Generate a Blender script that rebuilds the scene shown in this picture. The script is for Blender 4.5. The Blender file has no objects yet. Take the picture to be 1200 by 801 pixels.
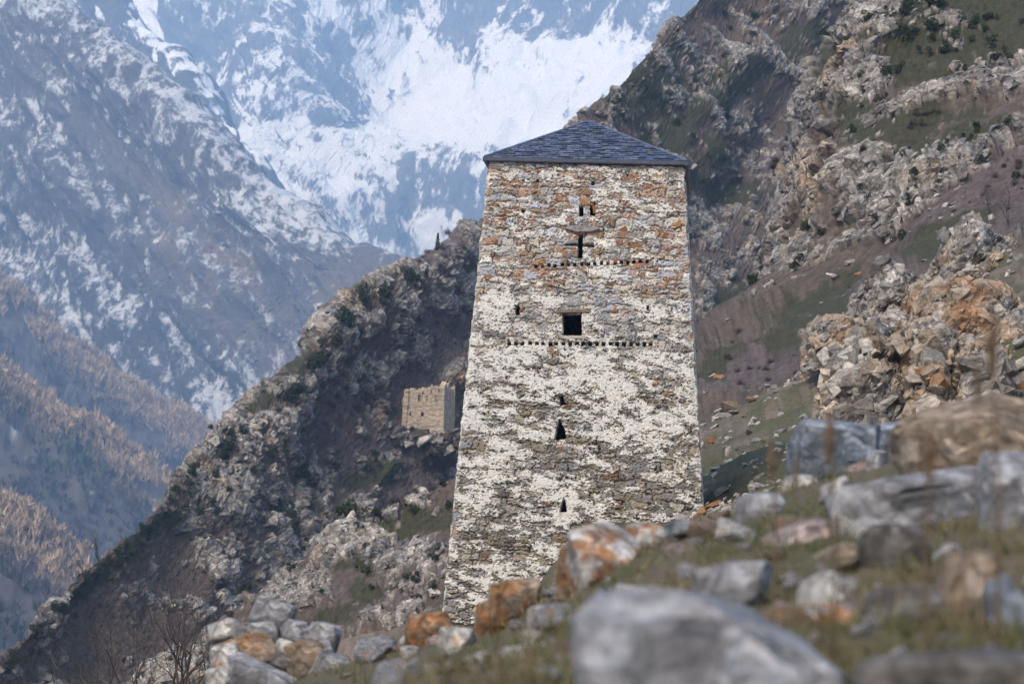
import bpy, math, random
import numpy as np
from mathutils import Matrix, Vector

random.seed(7)
R = math.radians
scn = bpy.context.scene
col = scn.collection

# ------------------------------------------------------------------ camera
FPX = 2833.0                       # focal length in pixels of a 1200 wide frame (85 mm)
PITCH, ROLL = R(4.83), R(1.6)
cam_d = bpy.data.cameras.new('camera')
cam = bpy.data.objects.new('camera', cam_d)
col.objects.link(cam)
cam_d.sensor_width = 36.0
cam_d.lens = FPX * 36.0 / 1200.0
cam_d.clip_start = 0.1
cam_d.clip_end = 60000
RM = Matrix.Rotation(R(90) + PITCH, 3, 'X') @ Matrix.Rotation(ROLL, 3, 'Z')
cam.matrix_world = RM.to_4x4()
cam_d.dof.use_dof = True
cam_d.dof.focus_distance = 64.0
cam_d.dof.aperture_fstop = 2.8
scn.camera = cam
RN = np.array(RM)

# ------------------------------------------------------------------ light
SUN_EL, SUN_AZ = 44.0, 214.0       # compass style: 180 = behind the camera, 270 = left
world = bpy.data.worlds.new('World')
scn.world = world
world.use_nodes = True
wn = world.node_tree
bg = wn.nodes['Background']
sky = wn.nodes.new('ShaderNodeTexSky')
sky.sky_type = 'NISHITA'
sky.sun_disc = False
sky.sun_elevation = R(SUN_EL)
sky.sun_rotation = R(SUN_AZ)
sky.air_density = 1.0
sky.dust_density = 2.0
wn.links.new(sky.outputs[0], bg.inputs[0])
bg.inputs[1].default_value = 0.14
sun_d = bpy.data.lights.new('sun', 'SUN')
sun = bpy.data.objects.new('sun', sun_d)
col.objects.link(sun)
sun_d.energy = 1.5
sun_d.angle = R(22)
sun_d.color = (1.0, 0.985, 0.955)
az, el = R(SUN_AZ), R(SUN_EL)
sdir = Vector((math.sin(az) * math.cos(el), math.cos(az) * math.cos(el), math.sin(el)))
sun.rotation_euler = (-sdir).to_track_quat('-Z', 'Y').to_euler()
scn.view_settings.view_transform = 'Standard'
scn.view_settings.look = 'None'
scn.view_settings.gamma = 1.0
scn.view_settings.exposure = 1.06
scn.render.engine = 'CYCLES'
scn.cycles.use_denoising = True
scn.cycles.denoising_prefilter = 'NONE'
scn.cycles.max_bounces = 6
scn.cycles.diffuse_bounces = 3
scn.cycles.volume_bounces = 1
scn.cycles.use_adaptive_sampling = True
scn.cycles.adaptive_threshold = 0.02

# ------------------------------------------------------------------ helpers
def W(px, py, d):
    """World point seen at a pixel of the 1200x801 photograph, d metres along the view axis."""
    v = np.array([(px - 600.0) / FPX, -(py - 400.5) / FPX, -1.0])
    return RN @ v * d

def to_px(P):
    c = P.reshape(-1, 3) @ RN
    z = np.maximum(-c[:, 2], 1e-3)
    return np.stack([600 + FPX * c[:, 0] / z, 400.5 - FPX * c[:, 1] / z, z], 1).reshape(P.shape)

def tag(o, label=None, cat=None, group=None, kind=None):
    if label: o['label'] = label
    if cat: o['category'] = cat
    if group: o['group'] = group
    if kind: o['kind'] = kind
    return o

_rs = np.random.RandomState(3)
_perm = np.concatenate([_rs.permutation(512)] * 3).astype(np.int32)
_grad = _rs.normal(size=(512, 3)).astype(np.float32)
_grad /= np.linalg.norm(_grad, axis=1, keepdims=True)
_jit = _rs.rand(512, 3).astype(np.float32)
_rnd = _rs.rand(512, 8).astype(np.float32)

def _hash(i, j, k):
    return _perm[_perm[_perm[i & 511] + (j & 511)] + (k & 511)]

def noise(P, scale=1.0, off=0.0):
    """Perlin noise, about -0.7..0.7"""
    p = (np.asarray(P, np.float64) * scale + off * 17.31 + 1000.0)
    pi = np.floor(p).astype(np.int32)
    f = (p - pi).astype(np.float32)
    u = f * f * f * (f * (f * 6 - 15) + 10)
    out = 0
    for a in (0, 1):
        wa = u[:, 0] if a else 1 - u[:, 0]
        for b in (0, 1):
            wb = u[:, 1] if b else 1 - u[:, 1]
            for c in (0, 1):
                wc = u[:, 2] if c else 1 - u[:, 2]
                g = _grad[_hash(pi[:, 0] + a, pi[:, 1] + b, pi[:, 2] + c)]
                d = g[:, 0] * (f[:, 0] - a) + g[:, 1] * (f[:, 1] - b) + g[:, 2] * (f[:, 2] - c)
                out = out + wa * wb * wc * d
    return out

def fbm(P, scale, oct=4, gain=0.5, off=0.0, lac=2.03):
    o, a, s = 0, 1.0, 0.0
    for i in range(oct):
        o = o + a * noise(P, scale * lac ** i, off + i * 1.7)
        s += a
        a *= gain
    return o / s

def ridged(P, scale, oct=4, gain=0.5, off=0.0):
    o, a, s = 0, 1.0, 0.0
    for i in range(oct):
        o = o + a * (1 - np.abs(noise(P, scale * 2.05 ** i, off + i * 2.3)) * 2.2)
        s += a
        a *= gain
    return o / s

def cells(P, scale, off=0.0, tilt=0.95, curv=.72):
    """Continuous blocky relief: upper envelope of tilted domes on jittered cells.
    Returns block id (0..511), height (cell units, about -0.5..0.5) and distance to the joint"""
    p = (np.asarray(P, np.float64) * scale + off * 13.7 + 1000.0)
    pi = np.floor(p).astype(np.int32)
    f = (p - pi).astype(np.float32)
    n = len(p)
    b1 = np.full(n, -9e9, np.float32); b2 = np.full(n, -9e9, np.float32)
    bid = np.zeros(n, np.int32)
    for a in (-1, 0, 1):
        for b in (-1, 0, 1):
            for c in (-1, 0, 1):
                h = _hash(pi[:, 0] + a, pi[:, 1] + b, pi[:, 2] + c)
                v = f - (_jit[h] * 0.9 + np.array([a, b, c], np.float32))
                d = tilt * np.einsum('ij,ij->i', _grad[h], v) - curv * np.einsum('ij,ij->i', v, v) + (_rnd[h, 0] - .5) * 0.45
                m = d > b1
                b2 = np.where(m, b1, np.maximum(b2, d))
                b1 = np.where(m, d, b1)
                bid = np.where(m, h, bid)
    return bid, b1, b1 - b2

def sstep(a, b, x):
    t = np.clip((x - a) / (b - a), 0, 1)
    return t * t * (3 - 2 * t)

def lerp3(c1, c2, t):
    t = np.clip(t, 0, 1)[:, None]
    return c1 * (1 - t) + c2 * t

def crres(A, n):
    """Catmull-Rom resampling of axis 0 of A to n samples"""
    m = A.shape[0]
    t = np.linspace(0, m - 1, n)
    i = np.minimum(t.astype(int), m - 2)
    f = (t - i)[(...,) + (None,) * (A.ndim - 1)]
    g = lambda k: A[np.clip(k, 0, m - 1)]
    p0, p1, p2, p3 = g(i - 1), g(i), g(i + 1), g(i + 2)
    return 0.5 * (2 * p1 + (p2 - p0) * f + (2 * p0 - 5 * p1 + 4 * p2 - p3) * f ** 2 + (3 * p1 - p0 - 3 * p2 + p3) * f ** 3)

def respace(A, n, wmin=0.02):
    """resample axis 0 with samples shared out by the apparent size of each span"""
    c = A @ RN
    q = c / np.maximum(-c[..., 2:3], 2.0)
    L = np.linalg.norm(np.diff(q[..., :2], axis=0), axis=-1).mean(1)
    L = np.maximum(L, wmin * L.sum())
    cum = np.concatenate([[0], np.cumsum(L)]) / L.sum()
    t = np.interp(np.linspace(0, 1, n), cum, np.arange(len(cum)))
    m = A.shape[0]
    i = np.minimum(t.astype(int), m - 2)
    f = (t - i)[:, None, None]
    g = lambda k: A[np.clip(k, 0, m - 1)]
    p0, p1, p2, p3 = g(i - 1), g(i), g(i + 1), g(i + 2)
    def tan(a, b, c):
        l0 = np.linalg.norm(b - a, axis=-1, keepdims=True); l1 = np.linalg.norm(c - b, axis=-1, keepdims=True)
        u = (c - a) / (np.linalg.norm(c - a, axis=-1, keepdims=True) + 1e-9)
        return u * np.minimum(l0, l1) * .9
    m1, m2 = tan(p0, p1, p2), tan(p1, p2, p3)
    return (2*f**3-3*f**2+1) * p1 + (f**3-2*f**2+f) * m1 + (-2*f**3+3*f**2) * p2 + (f**3-f**2) * m2

def net(rows, nu, nv, back=None, steep=1.0):
    """Loft of control rows (bottom to crest, world points) to a grid [nv, nu, 3];
    steep < 1 draws the rows towards the distance of the crest"""
    rows = [[(x, y, c[2] + (d - c[2]) * steep) for (x, y, d), c in zip(r, rows[-1])] for r in rows]
    A = np.array([[W(*p) for p in r] for r in rows])
    if back:
        for dy, dz in back:
            A = np.concatenate([A, A[-1:] + np.array([0, dy, dz])])
    A = respace(A, nv)
    return respace(A.transpose(1, 0, 2), nu).transpose(1, 0, 2)

def normals(G, sign=None):
    du = np.gradient(G, axis=1)
    dv = np.gradient(G, axis=0)
    n = np.cross(du, dv)
    n /= np.linalg.norm(n, axis=2, keepdims=True) + 1e-9
    return n

def poly_dist(px, pl):
    """distance of pixel points to polyline"""
    best = np.full(len(px), 1e9)
    for (x0, y0), (x1, y1) in zip(pl[:-1], pl[1:]):
        d = np.array([x1 - x0, y1 - y0], float)
        t = np.clip(((px[:, 0] - x0) * d[0] + (px[:, 1] - y0) * d[1]) / (d @ d), 0, 1)
        best = np.minimum(best, np.hypot(px[:, 0] - x0 - t * d[0], px[:, 1] - y0 - t * d[1]))
    return best

_warp = {}
def blobs(px, lst, soft=0.35):
    """soft union of ellipses (cx, cy, rx, ry, angle degrees)"""
    o = np.zeros(len(px))
    if _warp.get('k') is not px:
        q = np.concatenate([px[:, :2], np.zeros((len(px), 1))], 1)
        _warp['k'] = px
        _warp['v'] = px[:, :2] + np.stack([fbm(q, 1 / 45., 4, .65, 91), fbm(q, 1 / 45., 4, .65, 97)], 1) * 48
    px = _warp['v']
    for cx, cy, rx, ry, an in lst:
        c, s = math.cos(R(an)), math.sin(R(an))
        dx, dy = px[:, 0] - cx, px[:, 1] - cy
        u, v = (dx * c + dy * s) / rx, (-dx * s + dy * c) / ry
        o = np.maximum(o, 1 - sstep(1 - soft, 1 + soft, np.hypot(u, v)))
    return o

def mesh_from(name, V, F, C=None, smooth=False, **attrs):
    me = bpy.data.meshes.new(name)
    V = np.asarray(V, np.float32).reshape(-1, 3)
    F = np.asarray(F, np.int32)
    k = F.shape[1]
    me.vertices.add(len(V)); me.vertices.foreach_set('co', V.ravel())
    me.loops.add(F.size); me.loops.foreach_set('vertex_index', F.ravel())
    me.polygons.add(len(F))
    me.polygons.foreach_set('loop_start', np.arange(0, F.size, k, dtype=np.int32))
    me.polygons.foreach_set('use_smooth', np.full(len(F), smooth, bool))
    if C is not None:
        at = me.color_attributes.new('Col', 'FLOAT_COLOR', 'POINT')
        C4 = np.ones((len(V), 4), np.float32); C4[:, :3] = np.clip(C, 0.002, 1)
        at.data.foreach_set('color', C4.ravel())
    for k, v in attrs.items():
        at = me.attributes.new(k, 'FLOAT', 'POINT'); at.data.foreach_set('value', np.asarray(v, np.float32))
    me.update(calc_edges=True)
    return me

def obj(name, me, mat=None, parent=None):
    o = bpy.data.objects.new(name, me)
    col.objects.link(o)
    if mat is not None and me is not None and not me.materials:
        me.materials.append(mat)
    if parent is not None:
        o.parent = parent
    return o

def empty(name, loc=(0, 0, 0)):
    o = bpy.data.objects.new(name, None)
    o.empty_display_size = 0.3
    o.location = loc
    col.objects.link(o)
    return o

def grid_faces(nv, nu, mask=None):
    i = np.arange(nv * nu).reshape(nv, nu)
    F = np.stack([i[:-1, :-1], i[:-1, 1:], i[1:, 1:], i[1:, :-1]], -1).reshape(-1, 4)
    if mask is not None:
        F = F[mask.reshape(-1)]
    return F

PATCH = {}
def patch(name, G, C, mat, smooth=False, kind='structure', **attrs):
    nv, nu, _ = G.shape
    me = mesh_from(name, G.reshape(-1, 3), grid_faces(nv, nu), C, smooth, **attrs)
    o = obj(name, me, mat)
    if kind: o['kind'] = kind
    P = to_px(G.reshape(-1, 3))
    PATCH[name] = (G.reshape(-1, 3), P, normals(G).reshape(-1, 3))
    return o

def hit(names, px, py):
    """front-most terrain vertex at a pixel"""
    best = None
    for nme in names:
        V, P, N = PATCH[nme]
        d = np.abs(P[:, 0] - px) + np.abs(P[:, 1] - py)
        m = d < max(3.0, d.min() + 1.5)
        i = np.where(m)[0][np.argmin(P[m, 2])]
        if d[i] > 45: continue
        if best is None or P[i, 2] < best[1]:
            best = (V[i], P[i, 2], N[i])
    return best

# ------------------------------------------------------------------ materials
def mat_vcol(name, rough=0.9, var=0.25, vscale=4.0, bump=0.3, bscale=12.0, bdist=0.05, spec=0.25, obj_co=True):
    m = bpy.data.materials.new(name)
    m.use_nodes = True
    nt = m.node_tree
    b = nt.nodes['Principled BSDF']
    at = nt.nodes.new('ShaderNodeAttribute'); at.attribute_name = 'Col'
    tc = nt.nodes.new('ShaderNodeTexCoord')
    nz = nt.nodes.new('ShaderNodeTexNoise'); nz.inputs['Scale'].default_value = vscale
    nz.inputs['Detail'].default_value = 6; nz.inputs['Roughness'].default_value = 0.65
    nt.links.new(tc.outputs['Object'], nz.inputs['Vector'])
    mr = nt.nodes.new('ShaderNodeMapRange')
    mr.inputs[1].default_value = 0.25; mr.inputs[2].default_value = 0.75
    mr.inputs[3].default_value = 1 - var; mr.inputs[4].default_value = 1 + var
    nt.links.new(nz.outputs[0], mr.inputs[0])
    mx = nt.nodes.new('ShaderNodeVectorMath'); mx.operation = 'MULTIPLY'
    nt.links.new(at.outputs['Color'], mx.inputs[0]); nt.links.new(mr.outputs[0], mx.inputs[1])
    nt.links.new(mx.outputs[0], b.inputs['Base Color'])
    b.inputs['Roughness'].default_value = rough
    b.inputs['Specular IOR Level'].default_value = spec
    if bump > 0:
        n2 = nt.nodes.new('ShaderNodeTexNoise'); n2.inputs['Scale'].default_value = bscale
        n2.inputs['Detail'].default_value = 5
        nt.links.new(tc.outputs['Object'], n2.inputs['Vector'])
        bp = nt.nodes.new('ShaderNodeBump'); bp.inputs['Strength'].default_value = bump
        bp.inputs['Distance'].default_value = bdist
        nt.links.new(n2.outputs[0], bp.inputs['Height'])
        nt.links.new(bp.outputs[0], b.inputs['Normal'])
    return m

def mat_plain(name, c, rough=0.85, var=0.3, vscale=8.0, spec=0.25, bump=0.0, bdist=0.02, bscale=20, per_obj=0.0):
    m = bpy.data.materials.new(name)
    m.use_nodes = True
    nt = m.node_tree
    b = nt.nodes['Principled BSDF']
    tc = nt.nodes.new('ShaderNodeTexCoord')
    nz = nt.nodes.new('ShaderNodeTexNoise'); nz.inputs['Scale'].default_value = vscale
    nz.inputs['Detail'].default_value = 5
    nt.links.new(tc.outputs['Object'], nz.inputs['Vector'])
    mr = nt.nodes.new('ShaderNodeMapRange')
    mr.inputs[1].default_value = 0.25; mr.inputs[2].default_value = 0.75
    mr.inputs[3].default_value = 1 - var; mr.inputs[4].default_value = 1 + var
    nt.links.new(nz.outputs[0], mr.inputs[0])
    val = mr.outputs[0]
    if per_obj > 0:
        oi = nt.nodes.new('ShaderNodeObjectInfo')
        m2 = nt.nodes.new('ShaderNodeMapRange')
        m2.inputs[3].default_value = 1 - per_obj; m2.inputs[4].default_value = 1 + per_obj
        nt.links.new(oi.outputs['Random'], m2.inputs[0])
        mu = nt.nodes.new('ShaderNodeMath'); mu.operation = 'MULTIPLY'
        nt.links.new(val, mu.inputs[0]); nt.links.new(m2.outputs[0], mu.inputs[1])
        val = mu.outputs[0]
    mx = nt.nodes.new('ShaderNodeVectorMath'); mx.operation = 'MULTIPLY'
    mx.inputs[0].default_value = c
    nt.links.new(val, mx.inputs[1])
    nt.links.new(mx.outputs[0], b.inputs['Base Color'])
    b.inputs['Roughness'].default_value = rough
    b.inputs['Specular IOR Level'].default_value = spec
    if bump > 0:
        n2 = nt.nodes.new('ShaderNodeTexNoise'); n2.inputs['Scale'].default_value = bscale
        nt.links.new(tc.outputs['Object'], n2.inputs['Vector'])
        bp = nt.nodes.new('ShaderNodeBump'); bp.inputs['Strength'].default_value = bump
        bp.inputs['Distance'].default_value = bdist
        nt.links.new(n2.outputs[0], bp.inputs['Height'])
        nt.links.new(bp.outputs[0], b.inputs['Normal'])
    return m

def mat_rock(name, fa, fb, strength=.8, rk_attr='Rk', var=.4, vscale=4.0, crack=.6, bump=.5, bscale=10.0, bdist=.05):
    """broken rock: each fracture facet gets its own tilt and tone, crevice shade is painted dark along the joints"""
    m = mat_vcol(name, var=var, vscale=vscale, bump=bump, bscale=bscale, bdist=bdist)
    nt = m.node_tree; N = nt.nodes; L = nt.links
    b = N['Principled BSDF']
    tc = [n for n in N if n.type == 'TEX_COORD'][0]
    def math_(op, x, y):
        n = N.new('ShaderNodeMath'); n.operation = op
        for i, q in enumerate((x, y)):
            if isinstance(q, (int, float)): n.inputs[i].default_value = q
            else: L.new(q, n.inputs[i])
        return n.outputs[0]
    def vmath(op, x, y):
        n = N.new('ShaderNodeVectorMath'); n.operation = op
        for i, q in enumerate((x, y)):
            if isinstance(q, tuple): n.inputs[i].default_value = q
            elif q is not None: L.new(q, n.inputs['Scale'] if (op == 'SCALE' and i == 1) else n.inputs[i])
        return n.outputs[0]
    wn_ = N.new('ShaderNodeTexNoise'); wn_.inputs['Scale'].default_value = .7 / fa; wn_.inputs['Detail'].default_value = 3
    L.new(tc.outputs['Object'], wn_.inputs['Vector'])
    wv = N.new('ShaderNodeVectorMath'); wv.operation = 'MULTIPLY_ADD'
    L.new(wn_.outputs['Color'], wv.inputs[0]); wv.inputs[1].default_value = (fa * 1.1,) * 3; L.new(tc.outputs['Object'], wv.inputs[2])
    mp = N.new('ShaderNodeMapping'); mp.inputs['Rotation'].default_value = (0.2, .55, 0); mp.inputs['Scale'].default_value = (.75, .85, 1.35)
    L.new(wv.outputs[0], mp.inputs['Vector'])
    rk = 1.0
    if rk_attr:
        at = N.new('ShaderNodeAttribute'); at.attribute_name = rk_attr; rk = at.outputs['Fac']
    base = b.inputs['Base Color'].links[0].from_socket
    old_n = b.inputs['Normal'].links[0].from_socket
    vec = old_n
    for k, f in enumerate((fa, fb)):
        v = N.new('ShaderNodeTexVoronoi'); v.inputs['Scale'].default_value = 1 / f
        L.new(mp.outputs[0], v.inputs['Vector'])
        c = vmath('SUBTRACT', v.outputs['Color'], (.5, .5, .5))
        sc = N.new('ShaderNodeVectorMath'); sc.operation = 'SCALE'
        L.new(c, sc.inputs[0])
        q = math_('MULTIPLY', rk, strength * (1.5 if k == 0 else 1.2))
        L.new(q, sc.inputs['Scale'])
        vec = vmath('ADD', vec, sc.outputs[0])
        sp = N.new('ShaderNodeSeparateColor'); L.new(v.outputs['Color'], sp.inputs[0])
        tone = math_('ADD', 1 - .32, math_('MULTIPLY', sp.outputs[1], .64))
        tone = math_('ADD', math_('MULTIPLY', rk, math_('SUBTRACT', tone, 1.0)), 1.0)
        s2 = N.new('ShaderNodeVectorMath'); s2.operation = 'SCALE'; L.new(base, s2.inputs[0]); L.new(tone, s2.inputs['Scale']); base = s2.outputs[0]
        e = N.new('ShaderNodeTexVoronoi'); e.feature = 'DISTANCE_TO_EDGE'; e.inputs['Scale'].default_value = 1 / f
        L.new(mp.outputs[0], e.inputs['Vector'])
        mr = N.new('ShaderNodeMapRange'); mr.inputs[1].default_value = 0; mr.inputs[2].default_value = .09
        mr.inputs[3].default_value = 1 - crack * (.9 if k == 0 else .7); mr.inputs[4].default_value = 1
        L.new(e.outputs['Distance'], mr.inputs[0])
        ck = math_('ADD', math_('MULTIPLY', rk, math_('SUBTRACT', mr.outputs[0], 1.0)), 1.0)  # darkens the joint edges: shade of crevices put into the base colour
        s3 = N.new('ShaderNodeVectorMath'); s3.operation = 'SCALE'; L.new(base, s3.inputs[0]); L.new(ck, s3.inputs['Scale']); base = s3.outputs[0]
    nn = vmath('NORMALIZE', vec, None)
    L.new(nn, b.inputs['Normal']); L.new(base, b.inputs['Base Color'])
    return m

def mat_snowrock(name, unit, amp, width, rough=.72, full=1.0):
    """bare rock (Col) under snow: the vertex score Sn gives where snow lies, fine noise breaks its edge"""
    m = mat_vcol(name, var=.35, vscale=1 / unit, bump=.9, bscale=1.0 / unit, bdist=unit * .35)
    nt = m.node_tree; N = nt.nodes; L = nt.links
    b = N['Principled BSDF']
    base = b.inputs['Base Color'].links[0].from_socket
    tc = [n for n in N if n.type == 'TEX_COORD'][0]
    at = N.new('ShaderNodeAttribute'); at.attribute_name = 'Sn'
    mp = N.new('ShaderNodeMapping'); mp.inputs['Rotation'].default_value = (0, .6, 0); mp.inputs['Scale'].default_value = (1, 1, .6)
    L.new(tc.outputs['Object'], mp.inputs['Vector'])
    nz = N.new('ShaderNodeTexNoise'); nz.inputs['Scale'].default_value = .45 / unit; nz.inputs['Detail'].default_value = 7; nz.inputs['Roughness'].default_value = rough
    L.new(mp.outputs[0], nz.inputs['Vector'])
    ma = N.new('ShaderNodeMath'); ma.operation = 'MULTIPLY_ADD'
    L.new(nz.outputs[0], ma.inputs[0]); ma.inputs[1].default_value = amp; L.new(at.outputs['Fac'], ma.inputs[2])
    mr = N.new('ShaderNodeMapRange'); mr.interpolation_type = 'SMOOTHSTEP'
    mr.inputs[4].default_value = full; mr.inputs[1].default_value = amp * .5 - width; mr.inputs[2].default_value = amp * .5 + width
    L.new(ma.outputs[0], mr.inputs[0])
    mx = N.new('ShaderNodeMix'); mx.data_type = 'RGBA'
    L.new(mr.outputs[0], mx.inputs['Factor']); L.new(base, mx.inputs['A']); mx.inputs['B'].default_value = (.80, .82, .86, 1)
    L.new(mx.outputs['Result'], b.inputs['Base Color'])
    return m

M_FAR = mat_vcol('far_mountain', var=0.3, vscale=0.06, bump=0)
M_SNOW1 = mat_snowrock('snow_mountain', 12.0, 2.6, .14, .76)
M_SNOW2 = mat_snowrock('ridge_snow', 20.0, 1.4, .08)
M_SNOW3 = mat_snowrock('streaked_mountain', 5.5, 3.2, .26, .78, .62)
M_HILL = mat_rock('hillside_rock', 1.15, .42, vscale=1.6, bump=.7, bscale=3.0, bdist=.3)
M_CLIFF = mat_rock('cliff_rock', .80, .28, vscale=2.2, bump=.7, bscale=4.0, bdist=.2)
M_SPUR = mat_rock('spur_rock', .60, .22, vscale=3, bump=.7, bscale=6.0, bdist=.15)
M_SLOPE = mat_rock('slope_turf', .40, .15, vscale=5, bump=.6, bscale=8.0, bdist=.10)
M_GROUND = mat_vcol('near_turf', var=0.45, vscale=14, bump=0.8, bscale=40.0, bdist=0.03)
M_WALL = mat_vcol('masonry', var=0.3, vscale=16, bump=0.5, bscale=35.0, bdist=0.03, spec=0.15)
M_ROCK = mat_rock('boulder_rock', .16, .05, strength=.45, rk_attr=None, var=.35, vscale=9, crack=.35, bump=.6, bscale=30, bdist=.02)
M_FOL = mat_vcol('foliage', var=0.3, vscale=3, bump=0, rough=0.8)
M_TWIG = mat_plain('bare_twigs', (0.075, 0.058, 0.055), var=0.3)
M_BARK = mat_plain('bark', (0.06, 0.048, 0.045), var=0.4)

# ================================================================== SETTING
GREEN = np.array([0.032, 0.034, 0.017]); OLIVE = np.array([0.074, 0.067, 0.037])
BROWN = np.array([0.098, 0.074, 0.058]); PURPLE = np.array([0.098, 0.074, 0.070])
ROCKL = np.array([0.49, 0.44, 0.38]); ROCKG = np.array([0.185, 0.168, 0.155]); ROCKW = np.array([0.43, 0.315, 0.205])
RUST = np.array([0.33, 0.165, 0.075]); SNOW = np.array([0.82, 0.84, 0.88])

# --- valley floor, one sheet under everything
ge = np.linspace(-9000, 9000, 40)
gx, gy = np.meshgrid(ge, ge)
GG = np.stack([gx, gy, np.full_like(gx, -260.0)], -1)
patch('ground', GG, np.tile(BROWN, (1600, 1)), M_FAR)

# --- snow mountain
rows = [
 [(-150, 350, 4700), (80, 350, 4700), (150, 350, 4700), (250, 350, 4700), (330, 350, 4700), (400, 350, 4700), (480, 350, 4700), (560, 350, 4700), (640, 350, 4700), (720, 350, 4700), (800, 350, 4700), (1000, 350, 4700)],
 [(-150, 260, 5200), (80, 260, 5200), (150, 250, 5200), (250, 250, 5150), (330, 250, 5000), (400, 250, 4950), (480, 230, 4900), (560, 220, 4800), (640, 220, 4750), (720, 230, 4700), (800, 230, 4700), (1000, 240, 4700)],
 [(-150, 150, 5600), (80, 150, 5600), (150, 150, 5600), (250, 150, 5500), (330, 160, 5400), (400, 170, 5450), (480, 150, 5500), (560, 130, 5300), (640, 120, 5200), (720, 120, 5100), (800, 110, 5100), (1000, 130, 5100)],
 [(-150, 70, 5900), (80, 70, 5900), (150, 70, 5850), (250, 70, 5700), (330, 80, 5600), (400, 70, 5750), (480, 60, 5950), (560, 40, 5750), (640, 40, 5600), (720, 40, 5450), (800, 40, 5400), (1000, 80, 5400)],
 [(-150, 40, 6100), (80, 32, 6100), (145, 9, 6100), (215, -22, 6000), (330, -60, 6000), (400, -90, 6200), (480, -90, 6400), (560, -80, 6200), (640, -70, 6000), (720, -42, 5800), (800, -4, 5700), (1000, 70, 5700)],
]
G = net(rows, 470, 240, back=[(300, -150), (1500, -900)], steep=.5)
V = G.reshape(-1, 3); PX = to_px(V); N = normals(G).reshape(-1, 3)
def crag(V, N, sh, seed, sizes, amps):
    """stepped blocky relief, coarse to fine"""
    ids = []
    for k, (sz, am) in enumerate(zip(sizes, amps)):
        wv = np.stack([noise(V, 1 / sz, seed + k), noise(V, 1 / sz, seed + k + 7)], 1) * sz * .4
        Q = V.copy(); Q[:, 0] += wv[:, 0] + V[:, 2] * .35; Q[:, 2] = (Q[:, 2] + wv[:, 1]) * .7
        i, f, e = cells(Q, 1 / sz, seed + k * 3, .7)
        V = V + N * (f * sz * am)[:, None]
        N = normals(V.reshape(sh)).reshape(-1, 3)
        ids.append(i)
    return V, N, ids
rg = ridged(V, 1 / 900., 4, 0.5, 4)
def ribs(V, lean, across, along, seed):
    """steep ribs and gullies running down a face, leaning sideways"""
    Q = np.stack([(V[:, 0] - lean * V[:, 2]) / across, V[:, 1] / (across * 2), V[:, 2] / along], 1)
    Q[:, 0] += .5 * noise(V, 1 / (across * 2.5), seed + 1)
    return ridged(Q, 1.0, 4, .55, seed) - .5
left = 1 - sstep(400, 520, PX[:, 0])
rb = ribs(V, -.55, 130, 420, 71) * left + ribs(V, .35, 130, 420, 72) * (1 - left)
V2 = V + N * ((rg - 0.5) * 150 + rb * 60)[:, None]
butt = blobs(PX, [(310, 50, 150, 60, 38), (400, 100, 60, 70, 30), (690, 20, 160, 45, 10), (540, 215, 60, 30, -20), (600, 260, 40, 50, 10), (560, 30, 60, 50, 0), (330, 20, 170, 40, 0), (250, 110, 60, 25, 40), (790, 60, 50, 30, 30)], 0.6)
field = blobs(PX, [(440, 60, 22, 110, -25), (640, 110, 90, 45, -25), (500, 140, 60, 70, 20), (230, 170, 110, 22, 32), (160, 60, 12, 60, -30), (690, 90, 40, 20, 40), (400, 10, 40, 25, 20), (180, 20, 8, 40, -20)], 0.6)
V2, N2, ids = crag(V2, normals(V2.reshape(G.shape)).reshape(-1, 3), G.shape, 5, (330, 120, 45), (.26, .24, .22))
G2 = V2.reshape(G.shape)
fall = V2 @ np.array([[.87, 0, .5], [0, 1, 0], [-.5, 0, .87]]) * np.array([1 / 60., 1 / 60., 1 / 120.])
nz = N2[:, 2] - N2[:, 2].mean()
sn = nz * .6 - rb * .42 + fbm(fall, 1.0, 3, 0.6, 21) * .6 + 0.36 - butt * 0.44 + field * 0.5 + fbm(V, 1 / 260., 3, 0.5, 31) * 0.6 + (_rnd[ids[1], 2] - .5) * .3 + (_rnd[ids[2], 2] - .5) * .25
rockc = np.array([0.11, 0.11, 0.118])[None] * (1 + 0.8 * fbm(V, 1 / 80., 3, 0.6, 5))[:, None]
patch('snow_mountain', G2, rockc, M_SNOW1, Sn=sn)

# --- intermediate dark ridge
rows = [
 [(-120, 330, 3900), (0, 330, 3900), (80, 330, 3900), (150, 330, 3900), (200, 330, 3900), (240, 330, 3900), (275, 330, 3900), (310, 330, 3900), (360, 340, 3950)],
 [(-120, 160, 4150), (0, 160, 4150), (80, 170, 4100), (150, 190, 4080), (200, 200, 4060), (240, 220, 4040), (275, 240, 4020), (310, 260, 4000), (360, 290, 4000)],
 [(-120, -120, 4500), (0, -70, 4500), (90, -12, 4450), (140, 8, 4400), (190, 62, 4350), (235, 105, 4280), (268, 145, 4220), (290, 185, 4150), (350, 250, 4100)]]
G = net(rows, 220, 150, back=[(150, -80), (900, -600)], steep=.5)
V = G.reshape(-1, 3); N = normals(G).reshape(-1, 3)
rb = ribs(V, -.6, 80, 260, 73)
V2 = V + N * ((ridged(V, 1 / 420., 3, 0.5, 14) - 0.5) * 40 + rb * 45)[:, None]
V2, N2, ids = crag(V2, normals(V2.reshape(G.shape)).reshape(-1, 3), G.shape, 15, (130, 48, 20), (.20, .24, .26))
G2 = V2.reshape(G.shape)
nz = N2[:, 2] - N2[:, 2].mean()
sn = nz * .8 + fbm(V2 * np.array([1, 1, .5]), 1 / 50., 3, 0.6, 6) * .9 - rb * .5 - 0.04 + (_rnd[ids[1], 2] - .5) * .3
patch('mountain_ridge', G2, np.tile(np.array([0.085, 0.085, 0.095]), (len(V), 1)), M_SNOW2, Sn=sn)

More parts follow.
